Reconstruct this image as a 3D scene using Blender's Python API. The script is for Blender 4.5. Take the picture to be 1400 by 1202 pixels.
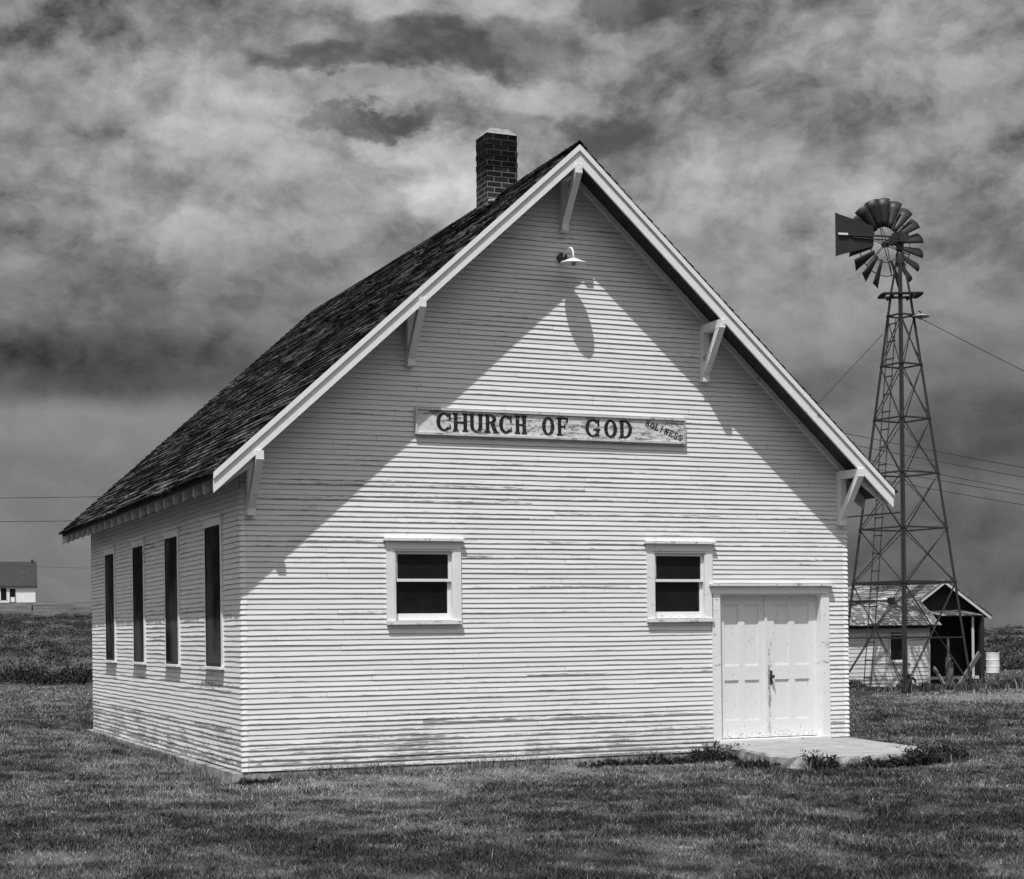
import bpy, math, random
import numpy as np
from mathutils import Vector, Matrix
random.seed(7)
RNG = np.random.default_rng(11)
S = bpy.context.scene
C = S.collection
for o in list(bpy.data.objects):
    bpy.data.objects.remove(o)

# ------------------------------------------------------------------ camera
YAW, ROLL = 0.4045, 0.012
CAM = Vector((-4.89, -19.534, 1.58))
FW = Vector((math.sin(YAW), math.cos(YAW), 0.0))
RT = Vector((math.cos(YAW), -math.sin(YAW), 0.0))
UP = Vector((0, 0, 1))
cam_data = bpy.data.cameras.new('camera')
cam = bpy.data.objects.new('camera', cam_data)
C.objects.link(cam)
r_ = RT * math.cos(ROLL) - UP * math.sin(ROLL)
u_ = UP * math.cos(ROLL) + RT * math.sin(ROLL)
b_ = -FW
cam.matrix_world = Matrix(((r_.x, u_.x, b_.x, CAM.x), (r_.y, u_.y, b_.y, CAM.y), (r_.z, u_.z, b_.z, CAM.z), (0, 0, 0, 1)))
cam_data.sensor_width = 36.0
cam_data.lens = 36.0 * 2299.3 / 1400.0
cam_data.shift_y = (864.7 - 601.0) / 1400.0
cam_data.clip_start = 0.1
cam_data.clip_end = 20000.0
S.camera = cam

# ------------------------------------------------------------------ light, exposure
S.view_settings.view_transform = 'Standard'
S.view_settings.look = 'None'
S.view_settings.gamma = 1.0
S.view_settings.exposure = 0.35
S.render.engine = 'CYCLES'
SUN_DIR = Vector((0.385, 0.51, -1.30)).normalized()
sun_data = bpy.data.lights.new('sun', 'SUN')
sun_data.energy = 3.5
sun_data.angle = math.radians(0.5)
sun_data.color = (1.0, 0.99, 0.97)
sun = bpy.data.objects.new('sun', sun_data)
C.objects.link(sun)
sun.rotation_euler = SUN_DIR.to_track_quat('-Z', 'Y').to_euler()
sun.location = (-10, -20, 40)
SUN_EL = math.asin(-SUN_DIR.z)
SUN_ROT = math.atan2(-SUN_DIR.x, -SUN_DIR.y)


class NT:
    """small helper to write node trees as expressions"""
    def __init__(self, nt):
        self.nt = nt

    def node(self, t, **kw):
        n = self.nt.nodes.new(t)
        for k, v in kw.items():
            setattr(n, k, v)
        return n

    def put(self, sock, v):
        if v is None:
            return
        if isinstance(v, bpy.types.NodeSocket):
            self.nt.links.new(v, sock)
        else:
            if sock.type == 'RGBA' and isinstance(v, (int, float)):
                v = (v, v, v, 1)
            sock.default_value = v

    def m(self, op, a, b=None, c=None, clamp=False):
        n = self.node('ShaderNodeMath', operation=op, use_clamp=clamp)
        for i, v in enumerate((a, b, c)):
            if v is not None:
                self.put(n.inputs[i], v)
        return n.outputs[0]

    def vm(self, op, a, b=None, out=0):
        n = self.node('ShaderNodeVectorMath', operation=op)
        self.put(n.inputs[0], a)
        if b is not None:
            self.put(n.inputs[1], b)
        return n.outputs[out]

    def noise(self, vec, scale, detail=4.0, rough=0.55, dist=0.0):
        n = self.node('ShaderNodeTexNoise')
        self.put(n.inputs['Vector'], vec)
        n.inputs['Scale'].default_value = scale
        n.inputs['Detail'].default_value = detail
        n.inputs['Roughness'].default_value = rough
        n.inputs['Distortion'].default_value = dist
        return n.outputs['Fac']

    def ramp(self, x, lo, hi, a=0.0, b=1.0, smooth=True):
        n = self.node('ShaderNodeMapRange', interpolation_type='SMOOTHSTEP' if smooth else 'LINEAR')
        n.clamp = True
        self.put(n.inputs[0], x)
        for i, v in enumerate((lo, hi, a, b)):
            self.put(n.inputs[1 + i], v)
        return n.outputs[0]

    def mix(self, f, a, b):
        n = self.node('ShaderNodeMix', data_type='FLOAT')
        self.put(n.inputs[0], f)
        self.put(n.inputs[2], a)
        self.put(n.inputs[3], b)
        return n.outputs[0]

    def scaled(self, vec, s):
        return self.vm('MULTIPLY', vec, s)

    def grey(self, x):
        n = self.node('ShaderNodeCombineColor')
        for i in range(3):
            self.put(n.inputs[i], x)
        return n.outputs[0]


# ------------------------------------------------------------------ sky
world = bpy.data.worlds.new('World')
S.world = world
world.use_nodes = True
world.node_tree.nodes.clear()
W_ = NT(world.node_tree)
tc = W_.node('ShaderNodeTexCoord').outputs['Generated']
sep = W_.node('ShaderNodeSeparateXYZ')
W_.put(sep.inputs[0], tc)
dx, dy, dz = sep.outputs
lat = W_.vm('DOT_PRODUCT', tc, tuple(RT), out=1)
dep = W_.vm('DOT_PRODUCT', tc, tuple(FW), out=1)
az = W_.m('MULTIPLY', W_.m('ARCTAN2', lat, dep), 57.2958)       # degrees clockwise of the church road's axis
el = W_.m('MULTIPLY', W_.m('ARCSINE', dz), 57.2958)
def colour_noise(vec, scale, detail, rough):
    n = W_.node('ShaderNodeTexNoise')
    W_.put(n.inputs['Vector'], vec)
    n.inputs['Scale'].default_value = scale
    n.inputs['Detail'].default_value = detail
    n.inputs['Roughness'].default_value = rough
    sp = W_.node('ShaderNodeSeparateColor')
    W_.put(sp.inputs[0], n.outputs['Color'])
    return [W_.m('SUBTRACT', o, 0.5) for o in sp.outputs[:3]]


flat = W_.scaled(tc, (1.0, 1.0, 1.7))
w1 = colour_noise(flat, 8.0, 3.0, 0.5)
w2 = colour_noise(flat, 26.0, 7.0, 0.62)
high = W_.ramp(el, 8.0, 15.0, 0.20, 1.0)                           # the low cloud is smoother
waz = W_.m('ADD', az, W_.m('ADD', W_.m('MULTIPLY', w1[0], 4.0), W_.m('MULTIPLY', W_.m('MULTIPLY', w2[0], 3.4), high)))
wel = W_.m('ADD', el, W_.m('ADD', W_.m('MULTIPLY', W_.m('MULTIPLY', w1[1], 1.5), high), W_.m('MULTIPLY', W_.m('MULTIPLY', w2[1], 2.4), high)))
wv = W_.node('ShaderNodeCombineXYZ')
saz = W_.m('ADD', az, W_.m('ADD', W_.m('MULTIPLY', w1[0], 3.0), W_.m('MULTIPLY', w2[0], 1.3)))
sel = W_.m('ADD', el, W_.m('ADD', W_.m('MULTIPLY', w1[1], 1.5), W_.m('MULTIPLY', w2[1], 0.9)))
W_.put(wv.inputs[0], W_.m('MULTIPLY', saz, 0.115))
W_.put(wv.inputs[1], W_.m('MULTIPLY', sel, 0.15))
wv.inputs[2].default_value = 21.5
n_puff = W_.noise(wv.outputs[0], 2.4, 10.0, 0.55, 0.0)
wv_up = W_.vm('ADD', wv.outputs[0], (-0.03, 0.075, 0.0))
n_up = W_.noise(wv_up, 2.4, 10.0, 0.55, 0.0)
relief = W_.m('MAXIMUM', W_.m('MINIMUM', W_.m('MULTIPLY', W_.m('SUBTRACT', n_puff, n_up), 0.42), 0.09), -0.06)   # the sunny sides of the billows
n_big = W_.noise(wv.outputs[0], 0.85, 4.0, 0.5, 0.3)
n_fine = W_.noise(W_.scaled(tc, (40.0, 40.0, 70.0)), 1.0, 8.0, 0.62, 0.3)


def blob(a0, e0, sa, se, lo=0.15, hi=1.7):
    """soft cloud mass centred on an azimuth and elevation (degrees); its edge is torn by the warped coordinates"""
    u = W_.m('DIVIDE', W_.m('SUBTRACT', waz, a0), sa)
    v = W_.m('DIVIDE', W_.m('SUBTRACT', wel, e0), se)
    r2 = W_.m('ADD', W_.m('MULTIPLY', u, u), W_.m('MULTIPLY', v, v))
    return W_.ramp(r2, lo, hi, 1.0, 0.0)


base = W_.m('ADD', W_.ramp(el, 0.0, 8.0, 0.165, 0.188), W_.ramp(el, 8.0, 14.0, 0.0, 0.030))
puff = W_.ramp(n_puff, 0.32, 0.66, -0.046, 0.105)
n_small = W_.noise(wv.outputs[0], 7.5, 9.0, 0.6, 0.0)
small = W_.ramp(n_small, 0.33, 0.67, -0.042, 0.048)
big = W_.ramp(n_big, 0.35, 0.65, -0.018, 0.022)
fine = W_.m('MULTIPLY', W_.m('SUBTRACT', n_fine, 0.5), 0.15)
cloud = W_.m('ADD', base, W_.m('MULTIPLY', W_.m('ADD', W_.m('ADD', W_.m('ADD', W_.m('ADD', puff, small), big), fine), relief), high))
CLOUDS = [  # azimuth, elevation, half width, half height (degrees), change in brightness
    (-14.4, 8.75, 9.5, 1.15, -0.085), (-13.4, 10.2, 7.5, 2.2, -0.050), (-15.6, 20.3, 5.0, 2.2, -0.055),
    (-16.7, 16.6, 2.4, 1.3, -0.050), (-14.3, 14.6, 2.2, 0.8, -0.055), (-10.0, 17.4, 3.4, 1.5, 0.045), (-9.4, 15.4, 5.2, 2.6, 0.075),
    (-1.9, 15.0, 2.0, 1.4, 0.26), (-3.6, 16.3, 1.6, 0.5, 0.10), (-2.0, 20.8, 4.2, 0.8, 0.075), (-3.6, 17.9, 5.0, 0.55, 0.075), (1.0, 17.7, 3.0, 0.6, 0.085),
    (7.2, 19.4, 0.9, 1.0, -0.06), (8.1, 20.8, 1.3, 0.7, -0.05), (7.8, 14.8, 5.0, 1.9, 0.075), (13.7, 18.3, 3.2, 2.0, 0.02), (9.5, 10.7, 3.2, 2.0, 0.080),
    (15.4, 11.0, 2.6, 1.6, 0.035), (16.4, 6.3, 4.0, 1.5, -0.085), (14.4, 2.4, 6.5, 2.2, -0.062), (10.7, 8.0, 2.4, 0.7, -0.045), (-12.5, 6.9, 6.5, 1.0, 0.040), (-14.5, 3.4, 6.0, 2.6, 0.025),
]
for a0, e0, sa, se, amp in CLOUDS:
    cloud = W_.m('ADD', cloud, W_.m('MULTIPLY', blob(a0, e0, sa, se), amp))
gap = blob(-1.2, 19.3, 5.0, 1.1, 0.35, 1.15)
for a0, e0, sa, se in ((-5.6, 18.8, 2.6, 0.55), (4.6, 20.8, 1.8, 1.0), (-4.4, 16.9, 2.1, 0.33), (3.7, 16.7, 1.8, 0.9)):
    gap = W_.m('MAXIMUM', gap, blob(a0, e0, sa, se, 0.15, 1.6))
gap = W_.m('MULTIPLY', gap, W_.ramp(n_puff, 0.35, 0.6, 1.0, 0.5))
front = W_.ramp(dep, -0.3, 0.3)
cloud = W_.mix(front, W_.m('MULTIPLY', cloud, W_.ramp(el, 3.0, 40.0, 0.40, 3.6)), cloud)  # unseen sky behind: dimmed low and brightened high to shape the wall shade
cloud = W_.m('MAXIMUM', cloud, 0.03)
sky = W_.node('ShaderNodeTexSky', sky_type='NISHITA', sun_disc=False, sun_elevation=SUN_EL, sun_rotation=SUN_ROT)
ssep = W_.node('ShaderNodeSeparateColor')
W_.put(ssep.inputs[0], sky.outputs[0])
clear = W_.m('MULTIPLY', ssep.outputs[0], 0.38)                    # a red filter on panchromatic film: the blue goes dark
SKY_STRENGTH = 0.1
lum = W_.mix(gap, W_.m('MULTIPLY', cloud, 0.80 / SKY_STRENGTH), clear)
bg = W_.node('ShaderNodeBackground')
W_.put(bg.inputs[0], W_.grey(lum))
bg.inputs[1].default_value = SKY_STRENGTH
wo = W_.node('ShaderNodeOutputWorld')
W_.put(wo.inputs[0], bg.outputs[0])


# ------------------------------------------------------------------ helpers
class MB:
    def __init__(self):
        self.v, self.f = [], []

    def add(self, vs, fs):
        k = len(self.v)
        self.v += [tuple(p) for p in vs]
        self.f += [tuple(i + k for i in f) for f in fs]
        return self

    def box(self, x0, x1, y0, y1, z0, z1):
        vs = [(x, y, z) for x in (x0, x1) for y in (y0, y1) for z in (z0, z1)]
        return self.add(vs, [(0, 1, 3, 2), (4, 6, 7, 5), (0, 4, 5, 1), (2, 3, 7, 6), (0, 2, 6, 4), (1, 5, 7, 3)])

    def bar(self, p, q, w, h, up=(0, 0, 1)):
        p, q = Vector(p), Vector(q)
        d = (q - p).normalized()
        s = d.cross(Vector(up))
        if s.length < 1e-4:
            s = d.cross(Vector((1, 0, 0)))
        s.normalize()
        t = s.cross(d)
        s, t = s * w / 2, t * h / 2
        vs = [p - s - t, p + s - t, p + s + t, p - s + t, q - s - t, q + s - t, q + s + t, q - s + t]
        return self.add(vs, [(3, 2, 1, 0), (4, 5, 6, 7), (0, 1, 5, 4), (1, 2, 6, 5), (2, 3, 7, 6), (3, 0, 4, 7)])

    def tube(self, pts, r, n=8, r1=None, cap=True):
        pts = [Vector(p) for p in pts]
        k = len(pts)
        rings = []
        for i, p in enumerate(pts):
            d = (pts[min(i + 1, k - 1)] - pts[max(i - 1, 0)]).normalized()
            a = d.cross(Vector((0, 0, 1)))
            if a.length < 1e-3:
                a = d.cross(Vector((1, 0, 0)))
            a.normalize()
            b = a.cross(d)
            rr = r if r1 is None else r + (r1 - r) * i / max(1, k - 1)
            rings.append([p + (a * math.cos(2 * math.pi * j / n) + b * math.sin(2 * math.pi * j / n)) * rr for j in range(n)])
        vs = [v for R in rings for v in R]
        fs = []
        for i in range(k - 1):
            for j in range(n):
                j2 = (j + 1) % n
                fs.append((i * n + j, i * n + j2, (i + 1) * n + j2, (i + 1) * n + j))
        if cap:
            fs.append(tuple(range(n - 1, -1, -1)))
            fs.append(tuple((k - 1) * n + j for j in range(n)))
        return self.add(vs, fs)

    def lathe(self, prof, n=24, c=(0, 0, 0)):
        vs, fs = [], []
        k = len(prof)
        for (r, z) in prof:
            for j in range(n):
                a = 2 * math.pi * j / n
                vs.append((c[0] + r * math.cos(a), c[1] + r * math.sin(a), c[2] + z))
        for i in range(k - 1):
            for j in range(n):
                j2 = (j + 1) % n
                fs.append((i * n + j, i * n + j2, (i + 1) * n + j2, (i + 1) * n + j))
        fs.append(tuple(range(n - 1, -1, -1)))
        fs.append(tuple((k - 1) * n + j for j in range(n)))
        return self.add(vs, fs)

    def prism(self, poly, y0, y1):
        """polygon in x,z pushed from y0 to y1"""
        n = len(poly)
        vs = [(x, y0, z) for x, z in poly] + [(x, y1, z) for x, z in poly]
        fs = [tuple(range(n)), tuple(range(2 * n - 1, n - 1, -1))]
        for i in range(n):
            j = (i + 1) % n
            fs.append((j, i, i + n, j + n))
        return self.add(vs, fs)

    def build(self, name, mat, parent=None, smooth=False, loc=None):
        me = bpy.data.meshes.new(name)
        me.from_pydata(self.v, [], self.f)
        me.update()
        if smooth:
            me.polygons.foreach_set('use_smooth', [True] * len(me.polygons))
        if mat:
            me.materials.append(mat)
        o = bpy.data.objects.new(name, me)
        C.objects.link(o)
        if parent is not None:
            o.parent = parent
        if loc is not None:
            o.location = loc
        return o


def raw_mesh(name, verts, faces_flat, nper, mat, attrs=None):
    """big meshes straight from numpy arrays"""
    me = bpy.data.meshes.new(name)
    nf = len(faces_flat) // nper
    me.vertices.add(len(verts))
    me.vertices.foreach_set('co', verts.astype(np.float32).ravel())
    me.loops.add(len(faces_flat))
    me.loops.foreach_set('vertex_index', faces_flat.astype(np.int32))
    me.polygons.add(nf)
    me.polygons.foreach_set('loop_start', np.arange(0, nf * nper, nper, dtype=np.int32))
    me.polygons.foreach_set('loop_total', np.full(nf, nper, dtype=np.int32))
    me.update(calc_edges=True)
    for k, a in (attrs or {}).items():
        at = me.attributes.new(k, 'FLOAT', 'POINT')
        at.data.foreach_set('value', a.astype(np.float32))
    me.materials.append(mat)
    o = bpy.data.objects.new(name, me)
    C.objects.link(o)
    return o


def empty(name, loc, rz=0.0):
    o = bpy.data.objects.new(name, None)
    C.objects.link(o)
    o.location = loc
    o.rotation_euler = (0, 0, rz)
    o.empty_display_size = 0.2
    return o


def tag(o, label, cat, group=None):
    o['label'] = label
    o['category'] = cat
    if group:
        o['group'] = group
    return o


def kind(o, k):
    o['kind'] = k
    return o


def copy_tree(o, parent=None):
    c = o.copy()
    C.objects.link(c)
    if parent is not None:
        c.parent = parent
    for ch in list(o.children):
        copy_tree(ch, c)
    return c


def world_at(lat_, dep_, z=0.0):
    p = CAM + RT * lat_ + FW * dep_
    return Vector((p.x, p.y, z))


_lat = {}


def vnoise(x, y, seed=0):
    """smooth value noise 0..1"""
    if seed not in _lat:
        _lat[seed] = np.random.default_rng(1000 + seed).random((256, 256))
    L = _lat[seed]
    xi, yi = np.floor(x).astype(int), np.floor(y).astype(int)
    fx, fy = x - xi, y - yi
    fx, fy = fx * fx * (3 - 2 * fx), fy * fy * (3 - 2 * fy)
    a, b = L[xi & 255, yi & 255], L[(xi + 1) & 255, yi & 255]
    c, d = L[xi & 255, (yi + 1) & 255], L[(xi + 1) & 255, (yi + 1) & 255]
    return (a * (1 - fx) + b * fx) * (1 - fy) + (c * (1 - fx) + d * fx) * fy


def fbm(x, y, seed=0, oct_=3):
    s, a, t = 0, 1.0, 0
    for i in range(oct_):
        s = s + a * vnoise(x * 2 ** i, y * 2 ** i, seed + i)
        t += a
        a *= 0.5
    return s / t


def sstep(a, b, x):
    t = np.clip((x - a) / (b - a), 0, 1)
    return t * t * (3 - 2 * t)


# ------------------------------------------------------------------ materials
def mat(name, fn, rough=0.8, spec=0.3):
    m = bpy.data.materials.new(name)
    m.use_nodes = True
    m.node_tree.nodes.clear()
    n = NT(m.node_tree)
    b = n.node('ShaderNodeBsdfPrincipled')
    b.inputs['Roughness'].default_value = rough
    b.inputs['Specular IOR Level'].default_value = spec
    out = n.node('ShaderNodeOutputMaterial')
    n.put(out.inputs[0], b.outputs[0])
    v = fn(n, b)
    if v is not None:
        n.put(b.inputs['Base Color'], n.grey(v) if isinstance(v, bpy.types.NodeSocket) else (v, v, v, 1))
    return m


def pos(n):
    return n.node('ShaderNodeNewGeometry').outputs['Position']


def objc(n):
    return n.node('ShaderNodeTexCoord').outputs['Object']


def island(n):
    return n.node('ShaderNodeNewGeometry').outputs['Random Per Island']


def attr(n, k):
    a = n.node('ShaderNodeAttribute')
    a.attribute_name = k
    return a.outputs['Fac']


def bump(n, b, h, strength=0.3, dist=0.01):
    k = n.node('ShaderNodeBump')
    k.inputs['Strength'].default_value = strength
    k.inputs['Distance'].default_value = dist
    n.put(k.inputs['Height'], h)
    n.put(b.inputs['Normal'], k.outputs[0])


def siding_fn(amount=1.0, base=0.77, bands=True, stretch=(1.1, 1.1, 36.0)):
    def fn(n, b):
        p = objc(n)
        sp = n.node('ShaderNodeSeparateXYZ')
        n.put(sp.inputs[0], p)
        z = sp.outputs[2]
        g = n.noise(n.scaled(p, stretch), 1.0, 6.0, 0.65)
        g2 = n.noise(n.scaled(p, (stretch[0] * 6, stretch[1] * 6, stretch[2] * 2.2)), 1.0, 5.0, 0.7)
        patch = n.noise(p, 0.75, 4.0, 0.6)
        wear = n.m('ADD', n.m('MULTIPLY', g, 0.5), n.m('MULTIPLY', g2, 0.5))
        bias = n.m('MULTIPLY', n.m('SUBTRACT', patch, 0.5), 0.30)
        if bands:
            bias = n.m('ADD', bias, n.ramp(z, 0.0, 0.75, 0.13, 0.0))
            bias = n.m('ADD', bias, n.m('MULTIPLY', n.m('SUBTRACT', attr(n, 'board'), 0.5), 0.07))
            bias = n.m('ADD', bias, n.ramp(attr(n, 'board'), 0.88, 1.0, 0.0, 0.055))
            bias = n.m('ADD', bias, n.m('MULTIPLY', n.m('POWER', attr(n, 'drip'), 5.0), 0.13))
        w = n.ramp(n.m('ADD', wear, bias), 0.657 - 0.02 * amount, 0.706 - 0.02 * amount)
        w = n.m('MULTIPLY', w, 0.9)
        wood = n.mix(n.ramp(g2, 0.35, 0.65), 0.05, 0.30)
        paint = n.m('MULTIPLY', n.mix(n.noise(n.scaled(p, (2.0, 2.0, 9.0)), 1.0, 4.0, 0.6), base - 0.09, base + 0.05), 1.0)
        if bands:
            paint = n.m('MULTIPLY', paint, n.mix(attr(n, 'board'), 0.95, 1.03))
            paint = n.m('MULTIPLY', paint, n.mix(attr(n, 'drip'), 1.0, 0.95))
        bump(n, b, g2, 0.15, 0.004)
        return n.mix(w, paint, wood)
    return fn


M = {}
M['siding'] = mat('weathered_white_siding', siding_fn(), 0.75, 0.2)
M['butt'] = mat('bare_edge_lap_shade', lambda n, b: n.mix(n.noise(n.scaled(objc(n), (6, 6, 6)), 1.0, 4.0), 0.05, 0.16), 0.9, 0.1)  # bare lower edges, darkened to paint in the shade under each lap
M['trim'] = mat('white_painted_trim', siding_fn(3.6, 0.78, False, (3.0, 3.0, 14.0)), 0.65, 0.25)
M['fascia'] = mat('white_fascia_paint', siding_fn(0.3, 0.80, False, (2.5, 2.5, 6.0)), 0.65, 0.25)


def door_fn(n, b):
    p = objc(n)
    sp = n.node('ShaderNodeSeparateXYZ')
    n.put(sp.inputs[0], p)
    g = n.noise(n.scaled(p, (26.0, 26.0, 3.2)), 1.0, 6.0, 0.68)
    g2 = n.noise(n.scaled(p, (60.0, 60.0, 30.0)), 1.0, 5.0, 0.7)
    low = n.ramp(sp.outputs[2], 0.12, 0.34, 0.12, -0.05)
    mid = n.ramp(n.m('ABSOLUTE', n.m('SUBTRACT', sp.outputs[0], 7.305)), 0.0, 0.07, 0.12, 0.0)
    mid = n.m('MULTIPLY', mid, n.ramp(sp.outputs[2], 1.2, 1.5, 1.0, 0.0))
    g3 = n.noise(n.scaled(p, (24.0, 24.0, 38.0)), 1.0, 6.0, 0.72)
    w = n.ramp(n.m('ADD', n.m('ADD', n.m('MULTIPLY', g, 0.55), n.m('MULTIPLY', g2, 0.45)), mid), 0.575, 0.65)
    w = n.m('MAXIMUM', w, n.m('MULTIPLY', n.ramp(n.m('ADD', g3, low), 0.60, 0.72), 0.8))
    bump(n, b, g2, 0.2, 0.003)
    return n.mix(n.m('MULTIPLY', w, 0.9), n.mix(g, 0.66, 0.78), n.mix(g2, 0.08, 0.36))


M['door'] = mat('peeling_door_paint', door_fn, 0.6, 0.25)
M['sill'] = mat('worn_sill_paint', siding_fn(5.5, 0.74, False, (5.0, 5.0, 12.0)), 0.75, 0.2)
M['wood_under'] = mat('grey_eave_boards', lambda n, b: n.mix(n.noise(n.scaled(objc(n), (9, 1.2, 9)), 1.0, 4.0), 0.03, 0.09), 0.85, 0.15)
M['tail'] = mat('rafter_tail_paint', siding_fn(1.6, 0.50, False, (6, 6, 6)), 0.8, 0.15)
M['glass'] = mat('dark_window_glass', lambda n, b: n.mix(n.noise(n.scaled(objc(n), (3, 3, 2.2)), 1.0, 3.0), 0.002, 0.022), 0.10, 0.5)
M['screen'] = mat('dusty_dark_screen', lambda n, b: n.mix(n.ramp(n.noise(n.scaled(objc(n), (2.2, 1.0, 0.7)), 1.0, 3.0), 0.42, 0.66), 0.010, 0.075), 0.7, 0.03)
M['interior'] = mat('dark_interior', lambda n, b: n.mix(n.noise(objc(n), 2.0), 0.015, 0.03), 0.95, 0.0)
M['iron'] = mat('dark_iron', lambda n, b: n.mix(n.noise(objc(n), 14.0), 0.015, 0.05), 0.55, 0.4)


def shingle_fn(lo, hi, pw, streak):
    def fn(n, b):
        r = n.m('POWER', island(n), pw)
        p = objc(n)
        big = n.noise(n.scaled(p, (0.8, 0.5, 0.8)), 1.0, 3.0)
        row = n.noise(n.scaled(p, (10.0, 0.9, 10.0)), 1.0, 3.0, 0.6)
        fine = n.noise(n.scaled(p, (9, 40, 9)), 1.0, 4.0, 0.65)
        c = n.mix(n.m('MULTIPLY', n.m('ADD', n.m('MULTIPLY', r, 0.7), 0.3), n.ramp(row, 0.44, 0.64, 0.02, 1.1)), lo, hi)
        c = n.m('MULTIPLY', c, n.ramp(big, 0.3, 0.7, 0.55, 1.5))
        c = n.m('MULTIPLY', c, n.ramp(fine, 0.3, 0.7, 1.0 - streak, 1.0 + streak))
        bump(n, b, fine, 0.5, 0.006)
        return c
    return fn


M['shingle'] = mat('dark_wood_shingle', shingle_fn(0.004, 0.145, 2.0, 0.18), 0.9, 0.05)
M['shed_shingle'] = mat('pale_worn_shingle', shingle_fn(0.10, 0.42, 1.1, 0.35), 0.9, 0.1)
M['far_roof'] = mat('far_house_roof', lambda n, b: n.mix(n.noise(n.scaled(objc(n), (1, 1, 6)), 1.0, 5.0), 0.028, 0.07), 0.9, 0.1)


def brick_fn(n, b):
    p = objc(n)
    sp = n.node('ShaderNodeSeparateXYZ')
    n.put(sp.inputs[0], p)
    cb = n.node('ShaderNodeCombineXYZ')
    n.put(cb.inputs[0], n.m('ADD', sp.outputs[0], sp.outputs[1]))
    n.put(cb.inputs[1], sp.outputs[2])
    t = n.node('ShaderNodeTexBrick')
    n.put(t.inputs['Vector'], cb.outputs[0])
    t.offset = 0.5
    t.inputs['Scale'].default_value = 1.0
    t.inputs['Brick Width'].default_value = 0.215
    t.inputs['Row Height'].default_value = 0.074
    t.inputs['Mortar Size'].default_value = 0.006
    t.inputs['Mortar Smooth'].default_value = 0.2
    t.inputs['Bias'].default_value = -0.1
    t.inputs['Color1'].default_value = (0.014, 0.014, 0.014, 1)
    t.inputs['Color2'].default_value = (0.055, 0.055, 0.055, 1)
    t.inputs['Mortar'].default_value = (0.30, 0.30, 0.30, 1)
    s = n.node('ShaderNodeSeparateColor')
    n.put(s.inputs[0], t.outputs['Color'])
    soot = n.ramp(n.m('ADD', sp.outputs[2], n.m('MULTIPLY', n.noise(p, 6.0), 0.5)), 0.98, 1.5, 1.0, 0.20)
    h = n.m('SUBTRACT', 1.0, t.outputs['Fac'])
    bump(n, b, n.m('ADD', h, n.m('MULTIPLY', n.noise(p, 45.0), 0.4)), 0.7, 0.008)
    return n.m('MULTIPLY', n.m('MULTIPLY', s.outputs[0], n.mix(n.noise(p, 9.0), 0.5, 1.5)), soot)


M['brick'] = mat('sooty_brick', brick_fn, 0.9, 0.1)
M['mortar'] = mat('pale_mortar_cap', lambda n, b: n.mix(n.noise(objc(n), 14.0, 5.0), 0.12, 0.42), 0.95, 0.1)


def concrete_fn(n, b):
    p = objc(n)
    a = n.noise(p, 3.0, 6.0, 0.6)
    c = n.noise(p, 60.0, 3.0, 0.6)
    bump(n, b, n.m('ADD', a, c), 0.4, 0.01)
    v = n.mix(n.ramp(a, 0.3, 0.7), 0.26, 0.37)
    v = n.m('MULTIPLY', v, n.mix(c, 0.85, 1.12))
    g = n.node('ShaderNodeNewGeometry').outputs['Normal']
    s = n.node('ShaderNodeSeparateXYZ')
    n.put(s.inputs[0], g)
    return n.m('MULTIPLY', v, 1.0)


M['concrete'] = mat('old_concrete', concrete_fn, 0.9, 0.15)


def stain_concrete(n, b):
    p = objc(n)
    a = n.noise(p, 7.0, 6.0, 0.65)
    bump(n, b, a, 0.8, 0.02)
    return n.mix(n.ramp(a, 0.32, 0.68), 0.13, 0.42)


M['foundation'] = mat('rough_foundation_concrete', stain_concrete, 0.95, 0.1)
M['galv'] = mat('galvanised_grey_steel', lambda n, b: n.mix(n.noise(objc(n), 5.0, 4.0), 0.018, 0.045), 0.6, 0.35)
M['blade'] = mat('weathered_blade_steel', lambda n, b: n.m('MULTIPLY', n.mix(n.noise(objc(n), 3.0, 4.0), 0.008, 0.028), n.mix(island(n), 0.6, 1.5)), 0.5, 0.4)
M['vane'] = mat('dark_vane_steel', lambda n, b: n.mix(n.noise(n.scaled(objc(n), (2, 2, 8)), 1.0, 4.0), 0.02, 0.04), 0.6, 0.3)
M['enamel'] = mat('white_enamel', lambda n, b: n.mix(n.noise(objc(n), 10.0), 0.68, 0.80), 0.35, 0.5)
M['bulb'] = mat('unlit_bulb_glass', lambda n, b: n.mix(n.noise(objc(n), 10.0), 0.28, 0.36), 0.15, 0.5)
M['wire'] = mat('dark_wire', lambda n, b: n.mix(n.noise(objc(n), 3.0), 0.02, 0.04), 0.7, 0.2)
M['old_wood'] = mat('grey_weathered_wood', lambda n, b: n.mix(n.noise(n.scaled(objc(n), (20, 20, 2)), 1.0, 5.0, 0.65), 0.06, 0.22), 0.9, 0.1)
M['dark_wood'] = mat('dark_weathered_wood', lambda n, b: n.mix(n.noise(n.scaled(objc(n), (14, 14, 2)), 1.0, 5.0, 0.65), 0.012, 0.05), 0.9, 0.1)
M['barrel'] = mat('white_barrel_paint', lambda n, b: n.mix(n.ramp(n.noise(n.scaled(objc(n), (3, 3, 6)), 1.0, 5.0, 0.65), 0.45, 0.75), 0.72, 0.30), 0.5, 0.4)


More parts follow.
